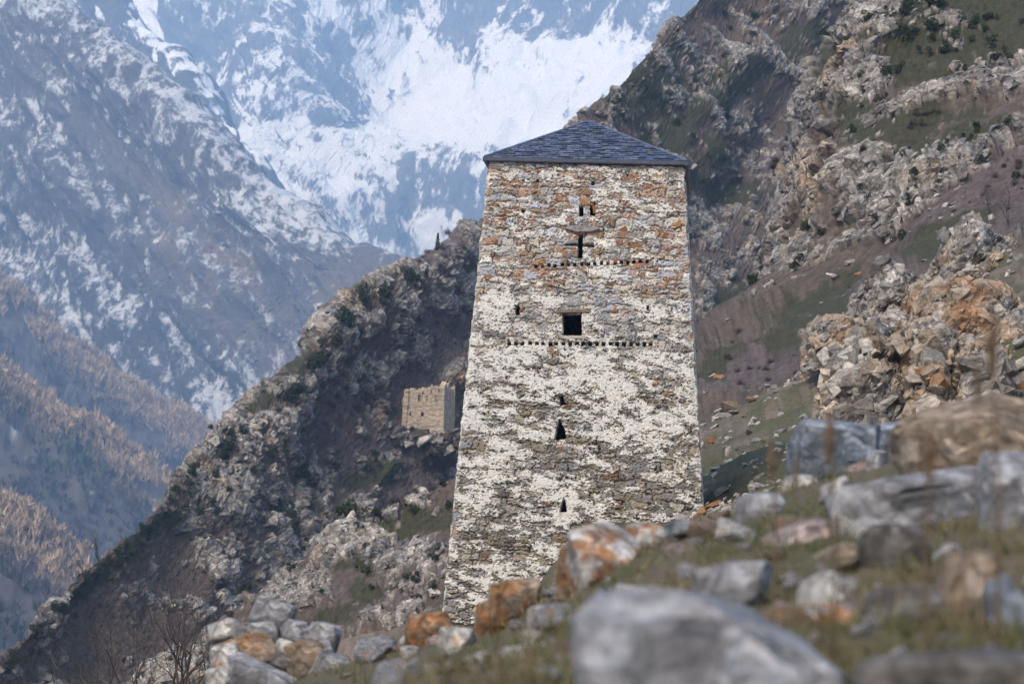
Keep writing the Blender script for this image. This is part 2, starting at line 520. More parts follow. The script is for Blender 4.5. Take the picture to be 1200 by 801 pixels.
# --- big left mountain, snow streaked rock above bare forest
rows = [
 [(-140, 560, 2050), (0, 560, 2050), (80, 560, 2050), (160, 560, 2050), (240, 560, 2050), (320, 560, 2050), (400, 560, 2050), (480, 560, 2050), (540, 560, 2050)],
 [(-140, 470, 2250), (0, 470, 2250), (80, 480, 2220), (160, 490, 2200), (240, 490, 2200), (320, 500, 2180), (400, 520, 2150), (480, 520, 2150), (540, 540, 2150)],
 [(-140, 280, 2550), (0, 280, 2550), (80, 290, 2500), (160, 320, 2450), (240, 350, 2400), (320, 380, 2370), (400, 410, 2350), (480, 430, 2350), (540, 460, 2350)],
 [(-140, 100, 2850), (0, 100, 2850), (80, 130, 2780), (160, 200, 2680), (240, 250, 2600), (320, 300, 2540), (400, 340, 2500), (470, 380, 2500), (540, 420, 2500)],
 [(-140, -130, 3150), (-20, -50, 3100), (60, 10, 3000), (120, 40, 2920), (195, 130, 2850), (275, 205, 2780), (340, 248, 2720), (400, 290, 2680), (445, 328, 2650), ]]
for r in rows[:-1]:
    pass
rows = [r[:9] for r in rows]
G = net(rows, 320, 260, back=[(80, -40), (700, -600)], steep=.36)
V = G.reshape(-1, 3); PX = to_px(V); N = normals(G).reshape(-1, 3)
dsp = (ridged(V, 1 / 330., 3, 0.5, 24) - 0.5) * 50
up = 1 - sstep(150, 430, PX[:, 1] - (PX[:, 0] - 150) * 0.55)
for pl, w, a in [([(60, 20), (160, 130), (330, 300), (445, 420)], 28, 14), ([(0, 150), (110, 250), (200, 300)], 22, 12), ([(200, 130), (330, 330), (420, 470)], 18, 10)]:
    dsp += a * np.exp(-(poly_dist(PX, pl) / w) ** 2)
rb = ribs(V, -.7, 60, 230, 74)
V2 = V + N * (dsp + rb * 26)[:, None]
V2, N2, ids = crag(V2, normals(V2.reshape(G.shape)).reshape(-1, 3), G.shape, 25, (80, 30, 12), (.24, .26, .28))
G2 = V2.reshape(G.shape)
nz = N2[:, 2] - N2[:, 2].mean()
sp = fbm(V2 * np.array([1, 1, 1.3]), 1 / 40., 3, 0.7, 9)
band = blobs(PX, [(230, 270, 190, 16, 45), (330, 430, 160, 22, 38), (230, 330, 110, 14, 45), (420, 380, 60, 50, 50)], 0.6)
sn = nz * .45 + sp * .32 - rb * .32 - 0.19 + .08 * (1 - up) - .22 * band + 0.08 * up + fbm(V, 1 / 170., 3, 0.5, 12) * 0.7 + (_rnd[ids[2], 2] - .5) * .35
base = lerp3(np.array([[0.050, 0.048, 0.052]]), np.array([[0.085, 0.078, 0.078]]), up + fbm(V, 1 / 60., 3, .6, 4))
base = lerp3(base, np.array([[0.20, 0.145, 0.105]]), band * (0.4 + 0.8 * fbm(V, 1 / 50., 3, .6, 44)))
patch('mountain', G2, base, M_SNOW3, Sn=sn)

# --- forested spurs, each with its bare wood
def forest_spur(name, crest, d0, d1, ybot, ntree, seed, hgt, green=None):
    rows = [[(x, max(ybot, y + 60), d0) for x, y in crest],
            [(x, y * 0.5 + max(ybot, y + 60) * 0.5, (d0 + d1) / 2) for x, y in crest],
            [(x, y, d1) for x, y in crest]]
    G = net(rows, 190, 110, back=[(30, -14), (320, -300)])
    V = G.reshape(-1, 3); N = normals(G).reshape(-1, 3)
    dsp = (ridged(V * np.array([1, 1, .5]), 1 / 130., 5, 0.55, seed) - 0.5) * 38
    V2 = V + N * dsp[:, None]; G2 = V2.reshape(G.shape)
    sp = fbm(V, 1 / 9., 3, .65, seed + 5)
    c = lerp3(np.array([[0.055, 0.052, 0.056]]), np.array([[0.10, 0.085, 0.08]]), 0.5 + sp)
    sn = .6 * sstep(0.30, 0.42, sp + 0.3 * fbm(V, 1 / 60., 2, .5, seed + 1))
    c = c * (1 - sn[:, None]) + SNOW * sn[:, None] * 0.8
    patch(name, G2, c, M_FAR)
    rs = np.random.RandomState(seed)
    P = to_px(V2)
    ok = np.where((P[:, 0] > -60) & (P[:, 0] < 330) & (P[:, 1] < 840))[0]
    below = P[:, 1] - np.interp(P[:, 0], [c_[0] for c_ in crest], [c_[1] for c_ in crest])
    pr = .35 + 1.3 * (1 - sstep(15, 75, below[ok]))
    ch = ok[rs.choice(len(ok), ntree, p=pr / pr.sum())]
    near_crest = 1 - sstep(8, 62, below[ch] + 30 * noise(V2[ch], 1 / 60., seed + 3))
    base = V2[ch] + rs.normal(size=(ntree, 3)) * np.array([2.5, 2.5, 0])
    dens = fbm(base, 1 / 75., 3, .5, seed + 9)
    kp = dens > -0.10
    base = base[kp]; near_crest = near_crest[kp]
    n = len(base); K = 12
    h = hgt * rs.uniform(0.6, 1.2, n)
    wid = h * rs.uniform(0.25, 0.42, n)
    a = rs.uniform(0, 2 * np.pi, (n, K)); th = np.arccos(rs.uniform(-.35, 1, (n, K)))
    rr = rs.uniform(.7, 1.1, (n, K))
    tip = np.stack([base[:, None, 0] + 1.25 * wid[:, None] * rr * np.sin(th) * np.cos(a), base[:, None, 1] + 1.25 * wid[:, None] * rr * np.sin(th) * np.sin(a),
                    base[:, None, 2] + h[:, None] * (.56 + .42 * rr * np.cos(th))], -1)
    bs = np.stack([base[:, None, 0] + 0 * a, base[:, None, 1] + 0 * a, base[:, None, 2] - 1.0 + h[:, None] * rs.uniform(.05, .55, (n, K))], -1)
    sd = rs.normal(size=(n, K, 3)) * np.array([1, 1, .2]); sd /= np.linalg.norm(sd, axis=2, keepdims=True)
    w = (h * 0.075)[:, None, None]
    T = np.stack([bs - sd * w, bs + sd * w, tip], 2).reshape(-1, 3)
    tint = rs.uniform(.75, 1.3, (n, 1)) * lerp3(np.array([[0.085, 0.075, 0.08]]), np.array([[0.46, 0.34, 0.235]]), near_crest)  # lit crest and shaded lower slope painted into the tree colours
    if green:
        g = blobs(to_px(base), [green], 0.6) * (rs.rand(n) > 0.25) * 1.0
        tint = lerp3(tint, np.array([[0.05, 0.085, 0.03]]), g)
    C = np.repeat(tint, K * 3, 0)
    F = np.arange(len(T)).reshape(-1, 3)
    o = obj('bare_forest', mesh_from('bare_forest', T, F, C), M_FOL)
    return o
o = forest_spur('forested_spur', [(-150, 240), (-60, 305), (0, 345), (60, 392), (120, 435), (180, 478), (230, 512), (280, 555), (330, 610), (380, 680)], 2000, 2350, 640, 9500, 61, 15)
tag(o, 'bare brown wood along the farthest hazy spur below the mountain', 'wood', kind='stuff')
o = forest_spur('forested_spur', [(-150, 345), (-60, 390), (0, 430), (50, 470), (90, 500), (130, 520), (170, 555), (210, 590), (260, 650), (320, 740)], 1400, 1650, 720, 7500, 62, 11, (85, 545, 32, 34, 55))
tag(o, 'bare wood with a green patch on the middle hazy spur', 'wood', kind='stuff')
o = forest_spur('forested_spur', [(-150, 560), (-60, 595), (0, 628), (30, 645), (60, 668), (85, 690), (120, 730), (160, 790), (220, 860), (280, 930)], 900, 1080, 860, 3600, 63, 9)
tag(o, 'bare pale wood on the lowest hazy spur in the gorge', 'wood', kind='stuff')

# --- rocky terrain colouring shared by the hillsides
def rocky(G, seed, rockm, amp, sizes, greenm, scrubm, warmm, stones=1.0, turf=1.0, vamp=1.0):
    """G base grid; rockm 0..1 rock share; sizes: block sizes in metres; returns displaced grid and colours"""
    s0, s1, s2 = sizes
    sh = G.shape
    V = G.reshape(-1, 3); N = normals(G).reshape(-1, 3)
    st = np.array([[0.85, 0, 0.53], [0, 1, 0], [-0.53, 0, 0.85]])   # tilted bedding
    lo = fbm(V, 1 / (s0 * 4), 4, .55, seed + 7)
    V = V + N * (lo * s0 * 1.1)[:, None]
    N = normals(V.reshape(sh)).reshape(-1, 3)
    wv = np.stack([noise(V, 1 / (s0 * .9), seed), noise(V, 1 / (s0 * .9), seed + 1), noise(V, 1 / (s0 * .9), seed + 2)], 1) * s0 * 0.45
    Q = (V + wv) @ st * np.array([0.8, 0.9, 1.25])
    b1, f1, e1 = cells(Q, 1 / s0, seed)
    mid = fbm(V, 1 / (s1 * 2.6), 3, .6, seed + 27)
    b2, f2, e2 = cells(Q, 1 / s1, seed + 3, 1.05, .45)
    pre = rockm + 0.75 * lo + (_rnd[b1, 1] - .5) * .55 + mid * 1.25 + (_rnd[b2, 1] - .5) * .40
    rk = sstep(0.36, 0.60, pre)
    V = V + N * (amp * rk * s0 * (.30 * f1 + .05))[:, None]
    N = normals(V.reshape(sh)).reshape(-1, 3)
    Q = (V + wv * .4) @ st * np.array([0.85, 0.9, 1.2])
    b2, f2, e2 = cells(Q, 1 / s1, seed + 3, 1.05, .45)
    b3, f3, e3 = cells(V @ st, 1 / s2, seed + 5, 1.0, .5)
    pre = pre + (_rnd[b3, 1] - .5) * .30
    rk = sstep(0.36, 0.60, pre)
    fine = fbm(V, 1 / (s2 * 1.2), 2, .6, seed + 11)
    crack = (1 - sstep(0.0, 0.10, e2)) * 0.10 * s1
    V = V + N * (amp * (rk * (s1 * .42 * f2 + s2 * .48 * f3 - crack) + (1 - rk) * vamp * (fine * s2 * .9 + mid * s1 * .5)))[:, None]
    # albedo
    tone = 0.40 * _rnd[b1, 2] + 0.60 * _rnd[b2, 3]
    rc = lerp3(ROCKG[None], ROCKL[None], tone * 1.25 - .1 + (_rnd[b3, 4] - .5) * .9)
    wm = warmm + fbm(V, 1 / (s0 * 1.6), 3, .55, seed + 13) * 1.1 + (_rnd[b2, 5] - .5) * .35
    rc = lerp3(rc, ROCKW[None], sstep(.10, .5, wm) * .8)
    rc = lerp3(rc, RUST[None], sstep(.42, .75, wm) * .8)
    rc *= (1 - 0.4 * sstep(0.05, 0.45, fbm(V * np.array([1, 1, .5]), 1 / (s2 * 1.8), 2, .6, seed + 19)))[:, None]
    vt = fbm(V, 1 / (s0 * 1.1), 4, .6, seed + 17)
    vc = lerp3(BROWN[None], PURPLE[None], scrubm + vt * 1.2)
    vc = lerp3(vc, lerp3(OLIVE[None], GREEN[None], .6 + fine * 2), sstep(.25, .55, greenm + vt * .9 + (_rnd[b2, 6] - .5) * .2))
    vc *= (1 + fine * 1.1)[:, None]
    stn = (_rnd[b3, 6] > 0.90) * sstep(.08, .2, e3) * (1 - rk) * 0.8 * stones * sstep(-.05, .2, lo + vt * .8)
    vc = vc * turf
    vc = lerp3(vc, ROCKL[None] * .85, stn)
    C = lerp3(vc, rc, rk)
    return V.reshape(sh), C, rk

# --- main hillside behind the tower
cx = [-120, 0, 40, 100, 160, 215, 260, 330, 400, 430, 490, 560, 690, 760, 820, 900, 1100]
cy = [860, 775, 738, 668, 620, 562, 510, 455, 374, 345, 318, 277, 141, 66, 0, -70, -200]
cd = [235, 262, 270, 285, 295, 308, 318, 330, 345, 352, 362, 378, 400, 420, 440, 460, 480]
by = [960, 880, 870, 860, 850, 845, 840, 830, 820, 815, 800, 770, 620, 580, 560, 540, 520]
bd = [225, 235, 238, 240, 242, 246, 250, 256, 262, 266, 275, 285, 300, 300, 298, 296, 290]
rows = []
for t, bow in ((0, 0), (.25, 6), (.5, 10), (.75, 7), (1, 0)):
    rows.append([(x, y0 + (y1 - y0) * t, d0 + (d1 - d0) * t + bow) for x, y0, y1, d0, d1 in zip(cx, by, cy, bd, cd)])
G = net(rows, 650, 395, back=[(6, -2), (60, -40)], steep=.5)
V = G.reshape(-1, 3); PX = to_px(V); N = normals(G).reshape(-1, 3)
sc = np.zeros(len(V))
for pl, w, a in [
    ([(545, 290), (400, 400), (330, 470), (240, 600)], 26, 5),          # crest rib
    ([(540, 430), (470, 520), (410, 620)], 16, 5),
    ([(330, 500), (290, 600), (230, 720)], 30, 5),
    ([(990, 30), (930, 110), (860, 210), (815, 270)], 26, -10),         # brown gully right of the tower
    ([(880, 60), (800, 160), (760, 260)], 20, 6), ([(830, 180), (810, 330), (815, 420)], 22, 5)]:
    sc += .4 * a * np.exp(-(poly_dist(PX, pl) / w) ** 2)
G = (V + N * sc[:, None]).reshape(G.shape)
rockm = np.full(len(V), 0.34) - .10 * sstep(650, 760, PX[:, 0])
rockm += 0.26 * blobs(PX, [(430, 350, 75, 28, -42), (300, 520, 70, 55, 0), (250, 590, 80, 40, 0), (370, 560, 25, 60, 0), (330, 640, 60, 40, 0), (420, 600, 50, 20, -35), (500, 340, 45, 30, 0), (470, 420, 60, 14, -15), (880, 30, 90, 20, -20), (860, 70, 60, 18, -30), (840, 140, 60, 14, -40), (830, 250, 45, 20, 0), (850, 300, 40, 30, 0), (840, 370, 30, 20, 0), (780, 120, 20, 40, 20)], .5)
scrub = blobs(PX, [(520, 300, 60, 22, -25), (490, 400, 70, 28, -15), (360, 465, 55, 22, -15), (420, 460, 60, 25, 0), (400, 520, 60, 22, 0), (890, 190, 60, 26, -35), (860, 205, 50, 30, -40), (950, 90, 60, 15, -50), (500, 520, 60, 40, 0), (840, 420, 40, 30, 0)], .5)
rockm -= 0.07 * scrub
green = blobs(PX, [(240, 540, 30, 10, -35), (180, 620, 60, 9, -38), (90, 700, 70, 12, -40), (300, 478, 60, 7, -28), (430, 350, 60, 7, -38), (340, 600, 26, 14, 0), (360, 430, 30, 7, -30), (480, 615, 50, 14, -25), (440, 560, 30, 20, 0), (410, 425, 30, 8, 0), (880, 90, 100, 12, -38), (800, 130, 60, 30, -40), (850, 220, 60, 14, 10), (830, 180, 30, 14, -40), (860, 350, 25, 20, 0), (750, 100, 50, 30, -45), (950, 30, 40, 10, -30)], .5)
rockm -= 0.22 * green
warm = 0.25 * blobs(PX, [(420, 380, 40, 16, -50), (540, 460, 14, 40, 0), (400, 600, 40, 20, -30), (870, 130, 30, 12, -35), (900, 25, 60, 20, 0), (840, 100, 40, 20, 0), (830, 330, 40, 30, 0), (290, 560, 60, 40, 0)], .5) - 0.02
G2, C, RK = rocky(G, 41, rockm, 1.0, (5.5, 1.7, 0.55), green, scrub, warm)
V2 = G2.reshape(-1, 3); P2 = to_px(V2)
RUIN_D = 347.6
wt = 1 - sstep(.6, 1.0, np.hypot((P2[:, 0] - 500) / 62, (P2[:, 1] - 522) / 24))
wt *= P2[:, 2] < 372
dt = RUIN_D - .6 + (P2[:, 2] - RUIN_D) * .12
V2 = V2 * (1 + wt * (dt / P2[:, 2] - 1))[:, None]
G2 = V2.reshape(G2.shape)
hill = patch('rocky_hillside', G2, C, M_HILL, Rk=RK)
HILL = (V2, C, RK, hill)

# --- nearer cliff and the hollow below it, right of the tower
rows = [
 [(795, 560, 128), (812, 540, 97), (900, 520, 93), (1000, 500, 90), (1100, 470, 88), (1330, 400, 85)],
 [(800, 440, 170), (814, 430, 128), (900, 435, 116), (1000, 390, 110), (1100, 350, 105), (1330, 270, 100)],
 [(812, 398, 215), (826, 392, 164), (905, 352, 150), (1000, 318, 142), (1100, 288, 134), (1330, 215, 128)],
 [(893, 350, 235), (897, 340, 168), (955, 300, 154), (1035, 255, 147), (1120, 222, 139), (1330, 165, 133)],
 [(908, 292, 245), (911, 290, 171), (965, 240, 158), (1045, 195, 154), (1130, 165, 150), (1330, 105, 144)],
 [(935, 205, 255), (938, 200, 175), (985, 165, 163), (1055, 122, 162), (1140, 92, 160), (1330, 35, 155)],
 [(952, 122, 265), (955, 118, 180), (1002, 88, 170), (1065, 52, 170), (1150, 22, 170), (1330, -40, 166)],
 [(1005, 12, 285), (1010, 0, 188), (1045, -14, 182), (1095, -34, 182), (1172, -62, 184), (1330, -110, 182)],
 [(1050, -80, 300), (1060, -90, 200), (1100, -100, 198), (1150, -115, 200), (1220, -140, 204), (1350, -190, 204)]]
G = net(rows, 355, 335, back=[(12, -4), (60, -40)])
V = G.reshape(-1, 3); PX = to_px(V); N = normals(G).reshape(-1, 3)
foot = 395 - (PX[:, 0] - 826) * 0.42                   # foot of the cliff
above = sstep(12, 40, foot - PX[:, 1] + 16 * fbm(V, 1 / 15., 2, .5, 77))
rockm = -0.30 + above * 0.55
rockm += 0.34 * blobs(PX, [(950, 260, 26, 75, 14), (985, 200, 40, 50, 10), (1010, 130, 50, 40, -30), (1020, 70, 30, 40, -30), (1060, 130, 50, 14, -20), (1180, 90, 60, 30, -20), (1080, 115, 60, 10, -10), (1050, 240, 70, 30, -25), (990, 300, 60, 22, -28), (1100, 210, 80, 18, -20), (950, 170, 20, 60, 10), (1040, 20, 40, 20, -30)], .5) * above
green = blobs(PX, [(1090, 60, 110, 36, -10), (1150, 20, 90, 40, 0), (1070, 145, 80, 14, -8), (1050, 165, 50, 20, 0), (1120, 170, 60, 14, -20), (1000, 150, 22, 40, 0), (985, 50, 40, 40, -50), (960, 340, 60, 8, -25), (1100, 290, 60, 10, -20), (900, 395, 90, 12, -24)], .5)
rockm -= .34 * green * above
scrub = blobs(PX, [(870, 430, 70, 26, -25), (930, 400, 80, 14, -25), (1180, 230, 60, 50, 0), (1110, 260, 80, 24, -25), (1000, 350, 90, 16, -24), (1150, 150, 40, 10, -20), (1080, 140, 20, 12, 0)], .5)
rockm -= .3 * scrub
warm = .3 * blobs(PX, [(950, 240, 22, 70, 14), (1000, 80, 20, 30, 0), (960, 200, 40, 40, 0), (1165, 100, 30, 14, 0), (1020, 60, 20, 20, 0)], .5) - .03
G2, C, RK = rocky(G, 52, rockm, 1.0, (4.2, 1.3, 0.42), green * .9 + .22 * (1 - above), scrub, warm, above, 1.0, .25 + .75 * above)
cliff = patch('cliff_slope', G2, C, M_CLIFF, Rk=RK)
CLIFF = (G2.reshape(-1, 3), C, RK * above, cliff)

# --- low spur left of the tower
cx = [120, 180, 230, 300, 360, 395, 440, 480, 520, 560, 640]
cy = [860, 790, 745, 702, 662, 630, 612, 590, 560, 542, 500]
rows = [[(x, y + 170, 118) for x, y in zip(cx, cy)], [(x, y + 80, 136) for x, y in zip(cx, cy)],
        [(x, y + 26, 150) for x, y in zip(cx, cy)], [(x, y, 157) for x, y in zip(cx, cy)]]
G = net(rows, 290, 190, back=[(3, -1), (40, -30)], steep=.4)
V = G.reshape(-1, 3); PX = to_px(V)
rockm = .30 + .4 * blobs(PX, [(420, 640, 40, 12, -25), (350, 690, 40, 14, -30), (460, 650, 30, 18, 0), (510, 660, 18, 25, 0), (480, 590, 40, 6, -30), (400, 625, 30, 8, -40)], .5)
green = blobs(PX, [(500, 605, 45, 14, -20), (470, 615, 40, 10, -10), (440, 690, 30, 10, 0), (380, 720, 40, 12, -20), (330, 740, 40, 14, -20), (420, 660, 22, 10, 0)], .5)
rockm -= .35 * green
scrub = blobs(PX, [(490, 640, 50, 20, 0), (430, 700, 60, 24, 0)], .5)
G2, C, RK = rocky(G, 63, rockm, 1.0, (2.6, .85, .32), green, scrub, -.05 + .2 * blobs(PX, [(460, 670, 14, 8, 0), (400, 640, 30, 14, -30)], .5))
spur = patch('rocky_spur', G2, C, M_SPUR, Rk=RK)
SPUR = (G2.reshape(-1, 3), C, RK, spur)

# --- near grassy slope on which the tower stands
cx = [-150, 60, 200, 300, 400, 460, 520, 600, 700, 815, 860, 905, 945, 1000, 1050, 1130, 1200, 1330, 1600]
cy = [920, 880, 850, 812, 758, 738, 712, 660, 580, 502, 480, 458, 438, 402, 372, 322, 292, 240, 140]
cd = [70, 71, 72, 74, 75, 76, 77, 80, 84, 92, 94, 95, 95, 95, 94, 92, 90, 86, 84]
r0 = [(x, max(y + 200, 790), 30) for x, y in zip(cx, cy)]
r1 = [(x, y + (110 if x > 800 else 60), 60 + (4 if x > 800 else 0)) for x, y in zip(cx, cy)]
r2 = [(x, y + (48 if x > 800 else 25), 78 if x > 800 else 68) for x, y in zip(cx, cy)]
r3 = list(zip(cx, cy, cd))
G = net([r0, r1, r2, r3], 440, 200, back=[(5, -.8), (30, -14)])
V = G.reshape(-1, 3); PX = to_px(V); N = normals(G).reshape(-1, 3)
outc = np.zeros(len(V))
rockm = -.36 + .14 * blobs(PX, [(900, 470, 90, 16, -24), (860, 560, 40, 14, 0), (960, 440, 60, 14, -25)], .5)
green = .42 + .3 * blobs(PX, [(870, 560, 70, 26, 0), (1150, 410, 50, 16, 5), (960, 500, 60, 24, -10)], .5)
scrub = np.full(len(V), .1)
warm = np.full(len(V), -.02)
G2, C, RK = rocky(G, 74, rockm, 1.0, (1.9, .62, .2), green, scrub, warm, 0.0, 1.7, .6)
slope = patch('grassy_slope', G2, C, M_SLOPE, Rk=RK)
SLOPE = (G2.reshape(-1, 3), C, RK, slope)

# --- broken angular rock standing out of the rock faces
import bmesh
HULL = []
for k in range(28):
    rs = np.random.RandomState(2000 + k)
    bm = bmesh.new()
    p = rs.uniform(-1, 1, (13, 3)); p = np.sign(p) * np.abs(p) ** .5
    for q in p: bm.verts.new(q)
    r_ = bmesh.ops.convex_hull(bm, input=bm.verts)
    bmesh.ops.delete(bm, geom=[v for v in bm.verts if not v.link_faces], context='VERTS')
    bmesh.ops.triangulate(bm, faces=bm.faces[:])
    bm.verts.index_update()
    HULL.append((np.array([v.co[:] for v in bm.verts]), np.array([[v.index for v in f.verts] for f in bm.faces])))
    bm.free()
def blocks(P, C, size, seed, stretch=(1.35, 1.0, .75), sink=.35, N=None):
    """joined angular blocks at points P with colours C"""
    rs = np.random.RandomState(seed)
    VV, FF, CC = [], [], []; b = 0
    for i in range(len(P)):
        V, F = HULL[rs.randint(len(HULL))]
        s_ = size[i] * np.array(stretch) * rs.uniform(.7, 1.3, 3)
        a, t, u = rs.normal() * .5, R(28) + rs.normal() * .25, rs.normal() * .25
        M = np.array(Matrix.Rotation(a, 3, 'Z') @ Matrix.Rotation(-t, 3, 'Y') @ Matrix.Rotation(u, 3, 'X'))
        W_ = (V * s_) @ M.T + P[i]
        if N is not None: W_ = W_ - N[i] * size[i] * sink
        VV.append(W_); FF.append(F + b); CC.append(np.repeat(C[i][None] * rs.uniform(.65, 1.25), len(V), 0)); b += len(V)
    return np.concatenate(VV), np.concatenate(FF), np.concatenate(CC)
def broken_rock(src, n, smin, smax, seed, mat):
    V, C, RK, par = src
    rs = np.random.RandomState(seed)
    P = to_px(V)
    ok = np.where((RK > .7) & (P[:, 0] > -40) & (P[:, 0] < 1240) & (P[:, 1] > -40) & (P[:, 1] < 820))[0]
    i = ok[rs.randint(0, len(ok), n)]
    N = PATCH[par.name.split('.')[0]][2][i]
    sz = smin + (smax - smin) * rs.rand(n) ** 2.5
    VV, FF, CC = blocks(V[i], C[i], sz, seed, N=N, sink=.62)
    o = obj('broken_rock', mesh_from('broken_rock', VV, FF, CC, Rk=np.full(len(VV), .6)), mat, par)
    o['kind'] = 'stuff'
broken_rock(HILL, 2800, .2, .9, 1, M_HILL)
broken_rock(CLIFF, 1400, .12, .5, 2, M_CLIFF)
broken_rock(SPUR, 900, .10, .5, 3, M_SPUR)

# small scree strewn over the grassy slope and the hollow above it
for src, nn, box, smax, sd_ in ((SLOPE, 2600, (805, 1230, 250, 620), .17, 5), (CLIFF, 700, (815, 1230, 230, 480), .26, 6)):
    V_, C_, _, par = src
    P_ = to_px(V_); rs = np.random.RandomState(sd_)
    dn = fbm(V_, 1 / 5., 3, .6, 9)
    ok = np.where((P_[:, 0] > box[0]) & (P_[:, 0] < box[1]) & (P_[:, 1] > box[2]) & (P_[:, 1] < box[3]) & (P_[:, 2] > 52) & (dn > -.06))[0]
    i = ok[rs.randint(0, len(ok), nn)]
    cc = lerp3(ROCKG[None] * 1.3, ROCKL[None], rs.rand(nn)); cc = np.where((rs.rand(nn) < .12)[:, None], RUST[None], cc)
    VV, FF, CC = blocks(V_[i] + rs.normal(size=(nn, 3)) * np.array([.3, .3, 0]), cc, .03 + smax * rs.rand(nn) ** 3, sd_, (1.3, 1, .7), .1, PATCH[par.name][2][i])
    o = obj('scree', mesh_from('scree', VV, FF, CC, Rk=np.full(len(VV), .3)), M_SLOPE, par); o['kind'] = 'stuff'

# --- foreground bank
cx = [-100, 100, 240, 290, 400, 480, 560, 640, 700, 780, 850, 930, 1000, 1100, 1200, 1350, 1700, 2200]
cy = [960, 900, 835, 815, 782, 755, 735, 700, 672, 640, 606, 575, 555, 525, 500, 450, 350, 230]
cd = [19, 19.5, 20, 20, 19.5, 19, 18, 15.5, 14, 13.5, 14, 15, 15.5, 16, 16, 16, 16, 15.5]
r3 = list(zip(cx, cy, cd))
r2 = [(x, y + 42, d * .78) for x, y, d in r3]
r1 = [(x, (800 - (x - 600) * .12 if x < 1350 else 710 - (x - 1350) * .33) if x > 400 else y + 90, 7.6) for x, y, d in r3]
r0 = [(x, 960, 4.4) for x, y, d in r3]
rm = [(x, 1700, 2.0) for x, y, d in r3]
G = net([rm, r0, r1, r2, r3], 460, 190, back=[(.8, -.14), (4, -1.6), (24, -3)])
V = G.reshape(-1, 3); PX = to_px(V); N = normals(G).reshape(-1, 3)
lo = fbm(V, 1 / 1.1, 4, .55, 3); fi = fbm(V, 1 / .12, 3, .6, 5)
G2 = (V + N * (lo * .16 + fi * .03)[:, None]).reshape(G.shape)
c = lerp3(np.array([[.065, .070, .026]]), np.array([[.13, .10, .065]]), .6 + fbm(V, 1 / .7, 3, .6, 8) * 2)
c = lerp3(c, np.array([[.10, .08, .065]]), sstep(.1, .3, fbm(V, 1 / .45, 3, .6, 18)))
patch('foreground_bank', G2, c, M_GROUND)


# ================================================================== TOWER
YAW = R(4.8)
TR = np.array([math.cos(YAW), -math.sin(YAW), 0.0])     # along the front, to the right
TB = np.array([math.sin(YAW), math.cos(YAW), 0.0])      # into the tower
BAT = 0.075                                             # batter of the walls
UPF = np.array([0, 0, 1.0]) + TB * BAT
NF = np.cross(TR, UPF); NF /= np.linalg.norm(NF)        # front normal (towards the camera)
A0 = W(675, 700, 63.4)

def on_front(px, py, off=0.0):
    r = W(px, py, 1.0)
    return r * ((A0 @ NF + off) / (r @ NF))

FBL, FBR = on_front(515.0, 765), on_front(831.5, 765)
FTL, FTR = on_front(573.5, 190), on_front(800.0, 196)
ztop = (FTL[2] + FTR[2]) / 2
DB = 7.1
BBL, BBR = FBL + TB * DB, FBR + TB * DB
dz = FTL[2] - FBL[2]
DT = DB - 2 * BAT * dz
BTL, BTR = FTL + TB * DT, FTR + TB * DT

STONE_PAL = np.array([[.62, .58, .52], [.46, .42, .37], [.34, .32, .31], [.54, .46, .37], [.26, .24, .23], [.40, .40, .43]])

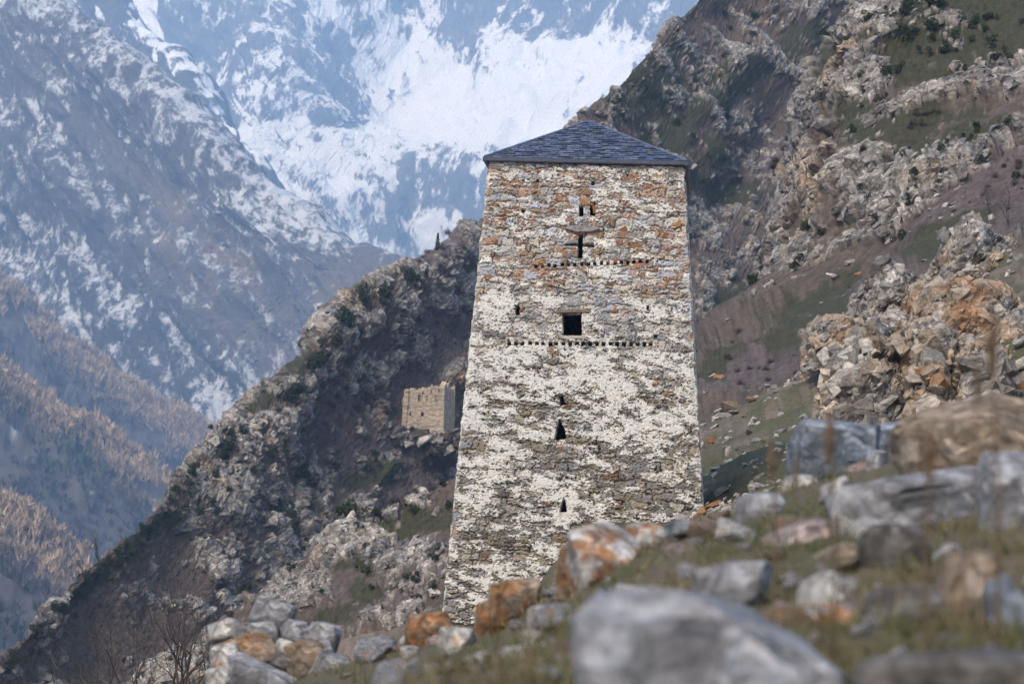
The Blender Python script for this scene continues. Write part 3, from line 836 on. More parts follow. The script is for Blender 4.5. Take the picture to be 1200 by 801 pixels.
def masonry(X, Z, H, seed, openings=None, front=True):
    """X, Z in metres (Z from the base); returns displacement and colour for rubble masonry with worn lime render"""
    rs = np.random.RandomState(seed)
    P = np.stack([X, np.full_like(X, seed * 3.3), Z], 1)
    Xw = X + .16 * fbm(P, 1 / .35, 2, .5, 1) + .05 * noise(P, 1 / .08, 2)
    Zw = Z + .26 * fbm(P, 1 / .55, 3, .6, 3) + .05 * noise(P, 1 / .10, 4)
    hs = rs.uniform(.09, .24, 200)
    zb = np.concatenate([[-2], -2 + np.cumsum(hs)])
    row = np.clip(np.searchsorted(zb, Zw) - 1, 0, 198)
    dzr = np.minimum(Zw - zb[row], zb[row + 1] - Zw)
    cid = np.zeros(len(X), int); dxr = np.zeros(len(X))
    for r in np.unique(row):
        m = row == r
        xb = -6 + np.cumsum(rs.uniform(.12, .52, 60))
        c = np.clip(np.searchsorted(xb, Xw[m]), 1, 59)
        cid[m] = c + r * 61
        dxr[m] = np.minimum(Xw[m] - xb[c - 1], xb[c] - Xw[m])
    e = np.minimum(dzr, dxr)
    h = (cid * 7919 + seed * 31) % 512
    t = np.clip(Z / H, 0, 1)
    fine = fbm(P, 1 / .055, 3, .65, 7)
    fine2 = noise(P, 1 / .028, 17)
    bulge = sstep(0, .045, e)
    disp = bulge * .035 + (_rnd[h, 0] - .4) * .045 * bulge + fine * .03
    pal = (_rnd[h, 1] * 6).astype(int) % 6
    colr = STONE_PAL[pal] * (0.75 + .5 * _rnd[h, 2])[:, None]
    lo = fbm(P, 1 / 1.4, 3, .55, 23)
    rust = sstep(.60, .88, t + lo * .35) * .42 + .035 + .10 * sstep(.2, .4, lo) * sstep(.3, .5, t)
    isr = _rnd[h, 3] < rust
    rc = np.array([[.31, .15, .068]]) * (0.6 + .8 * _rnd[h, 4])[:, None]
    colr = np.where(isr[:, None], lerp3(rc, colr, .15 + .5 * sstep(-.1, .3, fine)), colr)
    # open joints dark with shade, pointing in pale lime
    mort = 1 - sstep(.006, .035, e + fine * .02)
    colr = lerp3(colr, np.array([[.50, .46, .40]]), mort * .75)
    gap = (1 - sstep(.0, .03, e)) * sstep(.02, .22, fbm(P, 1 / .3, 3, .6, 31))
    disp -= gap * .07
    # lime render left in ragged patches, almost whole low down
    Pa = P * np.array([.62, 1, 1.25]) + np.stack([Z * .10, 0 * Z, X * .12], 1)
    pn = fbm(Pa, 1 / .46, 6, .84, 41)
    cover = -.055 + .055 * (1 - sstep(.55, .85, t)) + .03 * sstep(.35, .5, t) * (1 - sstep(.55, .75, t)) + lo * .22
    rm = sstep(-.02, .035, pn + cover)
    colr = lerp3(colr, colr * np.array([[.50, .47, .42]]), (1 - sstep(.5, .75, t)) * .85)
    moss = sstep(.05, .3, fbm(P, 1 / .45, 4, .65, 51) + .1 * (1 - t)) * (1 - sstep(.45, .7, t))
    colr = lerp3(colr, np.array([[.16, .135, .075]]), moss * .6)
    ren = np.array([[.67, .635, .57]]) * (1 + .25 * fine + .15 * fine2)[:, None]
    ren = lerp3(ren, np.array([[.58, .56, .55]]), sstep(.1, .4, fbm(P, 1 / .9, 3, .6, 61)) * .7)
    colr = lerp3(colr, ren, rm)
    disp = disp * (1 - rm * .9) + rm * (.055 + pn * .03 + fine * .012)
    # crisp pits and flakes
    pit = sstep(.22, .36, noise(P * np.array([.7, 1, 1.3]), 1 / .06, 71) + .25 * pn * -1)
    disp -= pit * .035
    colr = lerp3(colr, np.array([[.14, .12, .10]]), pit * .65)
    return disp, colr, e, cid

HOLES = []   # (polygon in pixels) openings through the front wall
def rect(cx, cy, w, h, tilt=0):
    return [(cx - w / 2, cy + h / 2 - tilt), (cx + w / 2, cy + h / 2 + tilt), (cx + w / 2, cy - h / 2 + tilt), (cx - w / 2, cy - h / 2 - tilt)]
HOLES += [rect(670.5, 380, 22, 27)]                                        # window
HOLES += [rect(681, 247, 5, 12), rect(694.5, 245, 6, 16)]                  # twin slits under the roof
HOLES += [rect(680, 289, 5.5, 27), rect(679, 287.5, 34, 4, -.4)]           # cross loophole
HOLES += [[(668, 268), (672, 265.5), (697, 265.5), (701, 267.5), (690, 270.5), (675, 271)]]
HOLES += [[(604, 369), (604, 358), (608, 356.5), (610, 362), (609, 369)]]
HOLES += [[(657, 466), (654, 464.5), (660, 463.5), (661, 470), (666, 474), (656, 475)]]
HOLES += [[(649, 516), (652, 503), (655.5, 491), (662, 503), (663.5, 514), (656, 515)]]
HOLES += [[(655.5, 600), (658.5, 590), (660.5, 582), (663, 590), (664.5, 599)]]
HOLES += [rect(759, 361, 2.6, 5), rect(630, 212, 3.5, 3), rect(695, 215, 4, 4), rect(613, 247, 3.5, 4), rect(768, 394, 5, 3.5)]
rs = np.random.RandomState(12)
for i in range(22):
    x = 597 + i * 7.9
    HOLES.append(rect(x + rs.uniform(-.6, .6), 402.4 + .004 * (x - 600) + rs.uniform(-.4, .4), 4.2, 4.0))
for i in range(18):
    x = 628 + i * 7.7
    HOLES.append(rect(x + rs.uniform(-.8, .8), 312 - (x - 628) * .045 + rs.uniform(-.5, .5), 3.6, 3.6))
BIGH = 11

def inpoly(px, poly):
    x, y = px[:, 0], px[:, 1]
    o = np.zeros(len(x), bool)
    j = len(poly) - 1
    for i in range(len(poly)):
        xi, yi = poly[i]; xj, yj = poly[j]
        c = ((yi > y) != (yj > y)) & (x < (xj - xi) * (y - yi) / (yj - yi + 1e-9) + xi)
        o ^= c
        j = i
    return o

tower = empty('stone_tower', tuple((FBL + FBR + BBL + BBR) / 4))
tag(tower, 'tall tapering rubble stone tower with blue slate pyramid roof', 'tower')
TINV = Matrix.Translation(-tower.location)
def tpart(name, V, F, C, mat, parent=tower, smooth=False):
    """mesh part of the tower, vertices given in world metres"""
    V = np.asarray(V, float).reshape(-1, 3) - np.array(tower.location)
    me = mesh_from(name, V, F, C, smooth)
    return obj(name, me, mat, parent)

nu, nv = 360, 640
u = np.linspace(0, 1, nu)[None, :, None]; v = np.linspace(0, 1, nv)[:, None, None]
G = (FBL * (1 - u) + FBR * u) * (1 - v) + (FTL * (1 - u) + FTR * u) * v
V = G.reshape(-1, 3)
cen = (FBL + FBR) / 2
X = (V - cen) @ TR; Z = V[:, 2] - FBL[2]
PX = to_px(V)
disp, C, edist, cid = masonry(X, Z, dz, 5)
open_ = np.zeros(len(V), bool)
for h in HOLES:
    x0 = min(p[0] for p in h) - 2; x1 = max(p[0] for p in h) + 2; y0 = min(p[1] for p in h) - 2; y1 = max(p[1] for p in h) + 2
    m = np.where((PX[:, 0] > x0) & (PX[:, 0] < x1) & (PX[:, 1] > y0) & (PX[:, 1] < y1))[0]
    open_[m[inpoly(PX[m], h)]] = True
disp = np.where(open_, -.32, disp)
uu = np.tile(np.linspace(0, 1, nu), nv)
edge = np.minimum(uu, 1 - uu) * 6.2
disp = disp * np.where(open_, 1, .35 + .65 * sstep(0, .12, edge))
Vd = V + NF * disp[:, None]
rag = np.maximum(fbm(np.stack([uu * 0, uu.round() * 9, Z], 1), 1 / .22, 3, .6, 88) + .12, 0) * .16
Vd = Vd + TR * (np.where(uu > .5, 1, -1) * (1 - sstep(0, .16, edge)) * rag)[:, None]
og = open_.reshape(nv, nu)
allopen = og[:-1, :-1] & og[:-1, 1:] & og[1:, 1:] & og[1:, :-1]
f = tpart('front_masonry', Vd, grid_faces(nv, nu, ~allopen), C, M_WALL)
f['kind'] = 'stuff'
f['label'] = 'front wall of pale rubble masonry with worn lime render'

def side_wall(name, bl, br, tl, tr, seed, n=(120, 240)):
    nu, nv = n
    u = np.linspace(0, 1, nu)[None, :, None]; v = np.linspace(0, 1, nv)[:, None, None]
    G = (bl * (1 - u) + br * u) * (1 - v) + (tl * (1 - u) + tr * u) * v
    V = G.reshape(-1, 3)
    ax = (br - bl) / np.linalg.norm(br - bl)
    nn = np.cross(br - bl, tl - bl); nn /= np.linalg.norm(nn)
    d, C, _, _ = masonry((V - (bl + br) / 2) @ ax, V[:, 2] - bl[2], dz, seed)
    uu = np.tile(np.linspace(0, 1, nu), nv)
    d = d * sstep(0, .03, np.minimum(uu, 1 - uu)) 
    o = tpart(name, V + nn * d[:, None], grid_faces(nv, nu), C, M_WALL)
    o['kind'] = 'stuff'
side_wall('side_masonry', FBR, BBR, FTR, BTR, 8)
side_wall('side_masonry', BBL, FBL, BTL, FTL, 9, (80, 150))
side_wall('back_masonry', BBR, BBL, BTR, BTL, 10, (60, 110))

# separate facing stones, the largest that stand proud
def rock_mesh(name, rs, sub=2, cuts=7, rough=.12, flat=1.0):
    """irregular faceted stone inside a unit box"""
    import bmesh
    bm = bmesh.new()
    bmesh.ops.create_icosphere(bm, subdivisions=sub, radius=1.0)
    V = np.array([v.co[:] for v in bm.verts])
    F = np.array([[v.index for v in f.verts] for f in bm.faces])
    bm.free()
    V = np.sign(V) * np.abs(V) ** .75
    sd = rs.uniform(0, 50)
    V = V * (1 + rough * fbm(V, 1.3, 3, .55, sd) * 1.6)[:, None]
    for k in range(cuts + 6):
        n = rs.normal(size=3); n /= np.linalg.norm(n)
        t = V @ n - np.abs(V @ n).max() * rs.uniform(.48, .84)
        V = V - np.maximum(t, 0)[:, None] * n
    V /= (V.max(0) - V.min(0)) / 2
    V -= (V.max(0) + V.min(0)) / 2
    return V, F

SM = {}
for kind, cc in (('rust', (.30, .155, .075)), ('grey', (.36, .34, .33)), ('cream', (.60, .54, .45)), ('dark', (.22, .20, .19))):
    m = mat_plain('stone_' + kind, cc, var=.45, vscale=9, bump=.5, bscale=22, bdist=.02, per_obj=.35)
    SM[kind] = []
    for k in range(4):
        rs = np.random.RandomState(100 + k + len(kind) * 7)
        V, F = rock_mesh('stone', rs, 1, 5, .10)
        me = mesh_from('stone', V, F)
        me.materials.append(m)
        SM[kind].append(me)
rs = np.random.RandomState(77)
placed = []
Rf = Matrix(((TR[0], -NF[0], np.cross(TR, -NF)[0]), (TR[1], -NF[1], np.cross(TR, -NF)[1]), (TR[2], -NF[2], np.cross(TR, -NF)[2])))
def put_stone(px, py, w, h, kind, tilt=0.0, proud=.03):
    P = on_front(px, py)
    s = FPX / W(px, py, 1)[1] / P[1]
    s = 1.0 / (P @ RN[:, 2] * -1 / FPX)
    o = bpy.data.objects.new('stone', SM[kind][rs.randint(4)])
    col.objects.link(o)
    o.parent = tower
    loc = P + NF * (proud - .055) - np.array(tower.location)
    o.matrix_local = Matrix.Translation(loc) @ Rf.to_4x4() @ Matrix.Rotation(tilt, 4, 'Y') @ Matrix.Diagonal((w / 2 / s, .085, h / 2 / s, 1))
    placed.append((px, py, w, h))
# the ones one can pick out: lintels, rust stones by the openings, quoins
for a in [(672, 353, 34, 15, 'grey', .1), (650, 355, 20, 10, 'rust', .25), (688, 352, 13, 9, 'rust', -.2), (655, 375, 9, 8, 'cream', 0), (655, 385, 8, 8, 'grey', 0), (687, 374, 8, 7, 'cream', 0), (687, 384, 9, 7, 'cream', 0), (668, 396, 20, 7, 'rust', .05), (683, 397, 20, 4, 'dark', .1),
          (687, 238, 20, 9, 'rust', 0), (687.8, 249, 7, 9, 'grey', 0), (700, 246, 11, 12, 'rust', -.2), (688, 256, 14, 5, 'grey', 0), (672, 279, 14, 9, 'cream', 0), (690, 279, 14, 9, 'cream', 0), (673, 294, 9, 9, 'rust', 0), (689, 296, 11, 10, 'grey', 0),
          (612, 364, 8, 11, 'rust', 0), (719, 363, 13, 9, 'rust', 0), (662, 477, 18, 7, 'rust', 0), (660, 524, 24, 10, 'rust', .1), (676, 520, 9, 6, 'rust', 0), (673, 591, 17, 12, 'cream', 0), (787, 457, 9, 7, 'rust', -.4), (780, 461, 10, 7, 'rust', -.4), (767, 448, 10, 9, 'rust', .2), (776, 513, 20, 12, 'rust', .2), (796, 508, 12, 6, 'rust', 0),
          (788, 332, 22, 18, 'rust', 0), (797, 354, 18, 8, 'rust', 0), (790, 262, 22, 12, 'rust', .1), (793, 245, 18, 8, 'rust', 0), (781, 276, 22, 10, 'rust', 0), (795, 295, 15, 8, 'rust', 0), (583, 196, 17, 8, 'grey', 0), (600, 252, 22, 10, 'rust', .2), (589, 258, 14, 9, 'rust', 0), (633, 307, 18, 10, 'rust', 0), (746, 291, 16, 12, 'rust', 0), (718, 259, 16, 6, 'rust', 0), (733, 210, 15, 7, 'rust', 0), (745, 312, 22, 8, 'rust', 0), (716, 306, 26, 7, 'rust', 0), (573, 325, 12, 8, 'rust', 0), (580, 283, 14, 8, 'rust', 0)]:
    put_stone(*a)
hole_c = [(sum(p[0] for p in h) / len(h), sum(p[1] for p in h) / len(h), max(p[0] for p in h) - min(p[0] for p in h), max(p[1] for p in h) - min(p[1] for p in h)) for h in HOLES]
tries = 0
while len(placed) < 300 and tries < 20000:
    tries += 1
    py = 203 + rs.rand() ** 1.5 * 260
    xl = 573.5 - (py - 190) * .102; xr = 800 + (py - 190) * .055
    w = rs.uniform(9, 20) * (1.15 if py < 330 else .9); h = rs.uniform(.38, .62) * w
    h = min(h, 9.5)
    px = rs.uniform(xl + w * .5, xr - w * .5)
    if any(abs(px - q[0]) < (w + q[2]) * .5 and abs(py - q[1]) < (h + q[3]) * .5 for q in placed): continue
    if any(abs(px - q[0]) < (w + q[2]) * .5 + 1.0 and abs(py - q[1]) < (h + q[3]) * .5 + 1.0 for q in hole_c): continue
    pr = .50 - (py - 200) / 330
    k = 'rust' if rs.rand() < pr else ('grey', 'cream', 'cream', 'grey', 'dark')[rs.randint(5)]
    put_stone(px, py, w, h, k, rs.normal() * .13, rs.uniform(-.01, .03))

# window lintel board and projecting broken slab
M_WOOD = mat_plain('old_wood', (.20, .15, .105), var=.4, vscale=12)
def prism(corners, depth0, depth1):
    """px polygon on the front plane extruded from depth0 (out) to depth1 (in) along the front normal"""
    a = [on_front(*p) + NF * depth0 for p in corners]; b = [on_front(*p) + NF * depth1 for p in corners]
    n = len(corners)
    V = np.array(a + b)
    F = []
    for i in range(n):
        j = (i + 1) % n
        F.append((i, j, n + j)); F.append((i, n + j, n + i))
    for i in range(1, n - 1):
        F.append((0, i + 1, i)); F.append((n, n + i, n + i + 1))
    return V, F
for nm, poly, d0, d1, mt in (('window_lintel', [(654, 366.8), (692, 366.0), (692, 362.5), (654, 363.2)], .10, -.32, M_WOOD),
                             ('window_sill', [(656, 396.5), (686, 396.8), (686, 393.6), (656, 393.4)], .07, -.25, SM['cream'][0].materials[0]),
                             ('projecting_slab', [(662, 268.5), (676, 272.5), (692, 272), (703, 269), (700, 265.8), (684, 264.8), (668, 265.2)], .13, -.2, SM['dark'][0].materials[0]),
                             ('loophole_slab', [(661, 290.8), (676.5, 290.8), (676.5, 288.8), (661, 288.6)], .06, -.2, SM['grey'][0].materials[0])):
    V, F = prism(poly, d0, d1)
    tpart(nm, V, F, None, mt)

# --- roof
OH = .12
eave = [FTL + (-TR - TB) * OH, FTR + (TR - TB) * OH, BTR + (TR + TB) * OH, BTL + (-TR + TB) * OH]
zl = on_front(570, 190)[2]; 
eave = [np.array([e[0], e[1], 0]) for e in eave]
zL, zR = FTL[2] + .10, FTR[2] + .12
for i, zz in enumerate((zL, zR, zR, zL)): eave[i][2] = zz
cen = sum(eave) / 4
r_ap = W(689, 143, 1.0)
dmid = (cen[1]) / r_ap[1]
apex = np.array([cen[0], cen[1], 0.0]); apex[2] = (r_ap * dmid)[2]; apex[0] = (r_ap * dmid)[0] * .7 + cen[0] * .3
M_SL = [mat_plain('slate_%s' % n, c, rough=.62, var=.35, vscale=6, spec=.35, per_obj=.25) for n, c in (('blue', (.072, .092, .155)), ('grey', (.11, .127, .175)), ('dark', (.045, .057, .095)))]
M_MET = mat_plain('dark_sheet_metal', (.055, .06, .085), rough=.4, var=.2, spec=.5)
roof = obj('roof', None, None, tower) if False else None
# deck and soffit under the slates
deckV = eave + [apex] 
low = [e - np.array([0, 0, .0]) for e in eave]
roofV = np.array(eave + [apex]) - np.array([0, 0, .03])
roof = tpart('roof', roofV, [(0, 1, 4), (1, 2, 4), (2, 3, 4), (3, 0, 4), (0, 2, 1), (0, 3, 2)], None, M_MET)
def clip_tri(poly, L, Rr):
    """clip a polygon in (s, t) by the two hip lines s >= L*t and s <= 1 - Rr*t"""
    def half(pts, f):
        out = []
        for i in range(len(pts)):
            a, b = pts[i], pts[(i + 1) % len(pts)]
            fa, fb = f(a), f(b)
            if fa >= 0: out.append(a)
            if fa * fb < 0:
                k = fa / (fa - fb); out.append((a[0] + (b[0] - a[0]) * k, a[1] + (b[1] - a[1]) * k))
        return out
    poly = half(poly, lambda p: p[0] - L * p[1])
    return half(poly, lambda p: (1 - Rr * p[1]) - p[0]) if len(poly) > 2 else poly
rs = np.random.RandomState(5)
nslate = 0
for side in range(4):
    A, B = eave[side], eave[(side + 1) % 4]
    ex = B - A; wl = np.linalg.norm(ex)
    sa = ((apex - A) @ ex) / wl ** 2
    foot = A + ex * sa
    ey = apex - foot; hl = np.linalg.norm(ey)
    nn = np.cross(ex, ey); nn /= np.linalg.norm(nn)
    rows_n = 20
    SV, SF = [], []
    for r in range(rows_n):
        t0 = r / rows_n - .004; t1 = (r + 1.25) / rows_n
        x = -rs.uniform(0, .03)
        while x < 1:
            w = rs.uniform(.15, .25) / wl
            poly = [(x + .0012, max(t0, -.01)), (x + w - .0012, max(t0, -.01)), (x + w - .0012, min(t1, .99)), (x + .0012, min(t1, .99))]
            x += w
            poly = clip_tri(poly, sa, 1 - sa)
            if len(poly) < 3: continue
            pts = []
            jit = rs.uniform(0, .020)
            for s_, t_ in poly:
                lift = .034 - .026 * (t_ - t0) / (t1 - t0) + jit
                pts.append((A + ex * s_ + ey * t_ + nn * lift, A + ex * s_ + ey * t_ + nn * (lift - .014)))
            n = len(pts)
            VV = [p[0] for p in pts] + [p[1] for p in pts]
            FF = []
            for i in range(1, n - 1): FF.append((0, i, i + 1))
            for i in range(n):
                j = (i + 1) % n
                FF.append((i, n + i, n + j)); FF.append((i, n + j, j))
            if side == 0 and nslate < 300:
                o = tpart('slate', VV, FF, None, M_SL[(0, 0, 1, 1, 2)[rs.randint(5)]], roof)
                nslate += 1
            else:
                b = len(SV); SV += VV; SF += [tuple(q + b for q in f_) for f_ in FF]
    if SV:
        o = tpart('slates', SV, SF, None, M_SL[0], roof); o['kind'] = 'stuff'
# fascia on each eave, ridge capping on each hip
for side in range(4):
    A, B = eave[side], eave[(side + 1) % 4]
    out = np.cross(B - A, [0, 0, 1.0]); out /= np.linalg.norm(out)
    dn = np.array([0, 0, -1.0])
    q = [A + out * .03, B + out * .03]
    prof = [(.0, .03), (.035, .02), (.04, -.07), (.025, -.10), (-.06, -.10), (-.06, .0)]
    VV = [p + out * a - dn * 0 + np.array([0, 0, b]) for p in (A - (B - A) / np.linalg.norm(B - A) * .05, B + (B - A) / np.linalg.norm(B - A) * .05) for a, b in prof]
    k = len(prof)
    FF = []
    for i in range(k):
        j = (i + 1) % k
        FF.append((i, k + i, k + j)); FF.append((i, k + j, j))
    for i in range(1, k - 1): FF.append((0, i, i + 1)); FF.append((k, k + i + 1, k + i))
    tpart('fascia', VV, FF, None, M_MET, roof)
def tube(pts, rad, ns=5):
    """tapered tube through points"""
    pts = np.asarray(pts, float); n = len(pts)
    rad = np.broadcast_to(np.asarray(rad, float), (n,))
    V, F = [], []
    d = np.gradient(pts, axis=0); d /= np.linalg.norm(d, axis=1, keepdims=True) + 1e-9
    for i in range(n):
        a = np.cross(d[i], [.3, .5, .81]); a /= np.linalg.norm(a) + 1e-9
        b = np.cross(d[i], a)
        for k in range(ns):
            an = 2 * math.pi * k / ns
            V.append(pts[i] + rad[i] * (a * math.cos(an) + b * math.sin(an)))
    for i in range(n - 1):
        for k in range(ns):
            k2 = (k + 1) % ns
            p, q, r_, s_ = i * ns + k, i * ns + k2, (i + 1) * ns + k2, (i + 1) * ns + k
            F.append((p, q, r_)); F.append((p, r_, s_))
    return V, F
for e in eave:
    V, F = tube([e + [0, 0, .03], apex + [0, 0, .03]], [.04, .035])
    tpart('hip_cap', V, F, None, M_SL[0], roof)

# ================================================================== RUINED HOUSE on the hillside
def ruin():
    d = RUIN_D
    q = lambda x, y, dd=0: W(x, y, d + dd)
    BL, BR, TL, TRr = q(469, 520), q(519, 524), q(474, 456), q(521, 450)
    side = np.array([.30, .95, 0]) * 5.0
    root = empty('ruined_stone_house', tuple((BL + BR) / 2))
    tag(root, 'roofless tan stone ruin with small dark windows on the rocky hillside', 'ruin')
    org = np.array(root.location)
    holes = [rect(491.5, 466.5, 3.0, 7.5), rect(500.5, 467, 2.6, 5), rect(511, 466.5, 3.0, 6), rect(477.5, 470.5, 2.6, 5), rect(495, 485.5, 3.4, 5), rect(481, 485, 1.6, 4), rect(505.5, 458.5, 1.8, 3), rect(496, 460, 1.5, 3), rect(514.5, 457, 1.5, 2.5)]
    mw = mat_vcol('ruin_masonry', var=.35, vscale=3, bump=.5, bscale=6, bdist=.1)
    def wall(nm, bl, br, tl, tr, seed, holes=(), n=(70, 80)):
        nu, nv = n
        u = np.linspace(0, 1, nu)[None, :, None]; v = np.linspace(0, 1, nv)[:, None, None]
        ragg = (fbm(np.stack([np.linspace(0, 6, nu), np.full(nu, seed), np.zeros(nu)], 1), 1.1, 4, .7, seed) * .26 - .02)[None, :, None]
        vv = v * (1 + ragg)
        G = (bl * (1 - u) + br * u) * (1 - vv) + (tl * (1 - u) + tr * u) * vv
        V = G.reshape(-1, 3)
        nn = np.cross(br - bl, tl - bl); nn /= np.linalg.norm(nn)
        ax = (br - bl) / np.linalg.norm(br - bl)
        P = np.stack([(V - bl) @ ax, np.full(len(V), seed), V[:, 2]], 1)
        i, f, e = cells(P * np.array([.7, 1, 1.4]), 1 / .35, seed)
        C = np.array([[.50, .40, .295]]) * (.72 + .55 * _rnd[i, 2])[:, None]
        C = lerp3(C, np.array([[.30, .29, .29]]), sstep(.05, .3, fbm(P, 1 / 1.5, 3, .6, seed)) * .6)
        dsp = f * .10
        PXl = to_px(V); op = np.zeros(len(V), bool)
        for h in holes: op |= inpoly(PXl, h)
        dsp = np.where(op, -.5, dsp)
        og = op.reshape(nv, nu)
        m = ~(og[:-1, :-1] & og[:-1, 1:] & og[1:, 1:] & og[1:, :-1])
        me = mesh_from(nm, V + nn * dsp[:, None] - org, grid_faces(nv, nu, m), C)
        o = obj(nm, me, mw, root)
        sol = o.modifiers.new('thick', 'SOLIDIFY'); sol.thickness = .7; sol.offset = -1
        return o
    wall('front_wall', BL, BR, TL, TRr, 3, holes, (90, 100))
    wall('side_wall', BR, BR + side, TRr, TRr + side * .95 + np.array([0, 0, -.3]), 4)
    wall('side_wall', BL + side, BL, TL + side * .95, TL, 5, (), (40, 50))
    wall('back_wall', BR + side, BL + side, TRr + side * .95, TL + side * .95, 6, (), (40, 50))
ruin()
# broken bedrock at the foot of the ruin
rs = np.random.RandomState(61)
for (x0, x1, y0, y1, nb, lab) in ((464, 500, 505, 522, 40, 'broken bedrock ledge under the ruin front'), (500, 545, 506, 530, 60, 'broken bedrock ledge under the ruin corner beside the tower')):
    pp = np.array([W(rs.uniform(x0, x1), rs.uniform(y0, y1), RUIN_D - rs.uniform(.2, 1.6)) for k in range(nb)])
    cc = lerp3(ROCKG[None], ROCKL[None], rs.rand(nb)); cc = np.where((rs.rand(nb) < .4)[:, None], BROWN[None], cc)
    VV, FF, CC = blocks(pp, cc, rs.uniform(.3, .95, nb), 71 + x0, (1.3, 1.2, .8), 0)
    org = VV.mean(0); org[2] = VV[:, 2].min()
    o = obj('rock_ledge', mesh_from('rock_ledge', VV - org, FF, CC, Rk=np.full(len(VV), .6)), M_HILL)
    o.location = org; tag(o, lab, 'rock')

# ================================================================== ROCKS
def rock_obj(name, px, py, w, h, d, base, rust=0.0, label=None, cat='rock', group=None, seed=0, sub=4, tilt=0.0, boxy=.5, cuts=9, thick=None, ground=None, pale=.3, rough=.10, extra=()):
    rs = np.random.RandomState(seed)
    import bmesh
    bm = bmesh.new(); bmesh.ops.create_icosphere(bm, subdivisions=sub, radius=1.0)
    V = np.array([v.co[:] for v in bm.verts]); F = np.array([[v.index for v in f.verts] for f in bm.faces]); bm.free()
    V = np.sign(V) * np.abs(V) ** (1 - .8 * boxy)
    off = rs.uniform(0, 90)
    V = V * (1 + .28 * noise(V, .9, off))[:, None]
    for k in range(cuts + 16):
        n = rs.normal(size=3)
        if rs.rand() < boxy:
            ax_ = np.zeros(3); ax_[rs.randint(3)] = rs.choice([-1, 1]); n = ax_ + n * .16
        n /= np.linalg.norm(n)
        ext = np.abs(V @ n).max()
        t = V @ n - ext * (rs.uniform(.50 + .32 * boxy, .78 + .14 * boxy) if k < cuts else rs.uniform(.78 + .13 * boxy, .93 + .05 * boxy))
        V = V - np.maximum(t, 0)[:, None] * n
    for n, dd in extra:
        n = np.array(n, float); n /= np.linalg.norm(n)
        V = V - np.maximum(V @ n - dd, 0)[:, None] * n
    V = V * (1 + rough * .55 * fbm(V, 2.6, 3, .6, off))[:, None]
    V -= (V.max(0) + V.min(0)) / 2
    V /= (V.max(0) - V.min(0)) / 2
    sx, sz = w * d / FPX / 2, h * d / FPX / 2
    sy = thick if thick else (sx * .55 + sz * .45)
    V = V * np.array([sx, sy, sz])
    c, s_ = math.cos(tilt), math.sin(tilt)
    V = V @ np.array([[c, 0, s_], [0, 1, 0], [-s_, 0, c]])
    P0 = W(px, py, d + sy * .6)
    wp = V + P0
    _, f, e = cells(V, 3.2 / max(sx, sz), seed)
    V = V + (V / (np.linalg.norm(V, axis=1, keepdims=True) + 1e-9)) * (f * max(sx, sz) * .05)[:, None]
    if ground:
        g = PATCH[ground][0]
        m = (np.abs(g[:, 0] - P0[0]) < sx * 1.2 + .1) & (np.abs(g[:, 1] - P0[1]) < sy + .3)
        if m.any():
            gz = g[m, 2].min() - .04 - P0[2]
            lowm = V[:, 2] < 0
            if V[:, 2].min() > gz:
                k = gz / V[:, 2].min()
                V[lowm, 2] *= k
    q = V / max(sx, sz)
    n1 = fbm(q, 1.6, 4, .7, off + 3); n2 = fbm(q, 5, 3, .75, off + 5)
    C = np.array([base]) * (1 + .9 * n1 + .7 * n2)[:, None]
    C = lerp3(C, np.array([[.50, .49, .50]]), sstep(.0, .35, n1 + n2 * .6) * pale)
    C = lerp3(C, np.array([base]) * .45, sstep(.12, .4, fbm(q, 2.3, 3, .6, off + 9)) * .7)
    if rust > 0:
        C = lerp3(C, np.array([[.32, .15, .06]]), sstep(.16, .30, fbm(q, 1.5, 4, .6, off + 13) + rust * .42 - .08) * .9)
    me = mesh_from(name, V, F, C)
    o = obj(name, me, M_ROCK)
    o.location = P0
    if label: tag(o, label, cat, group)
    return o

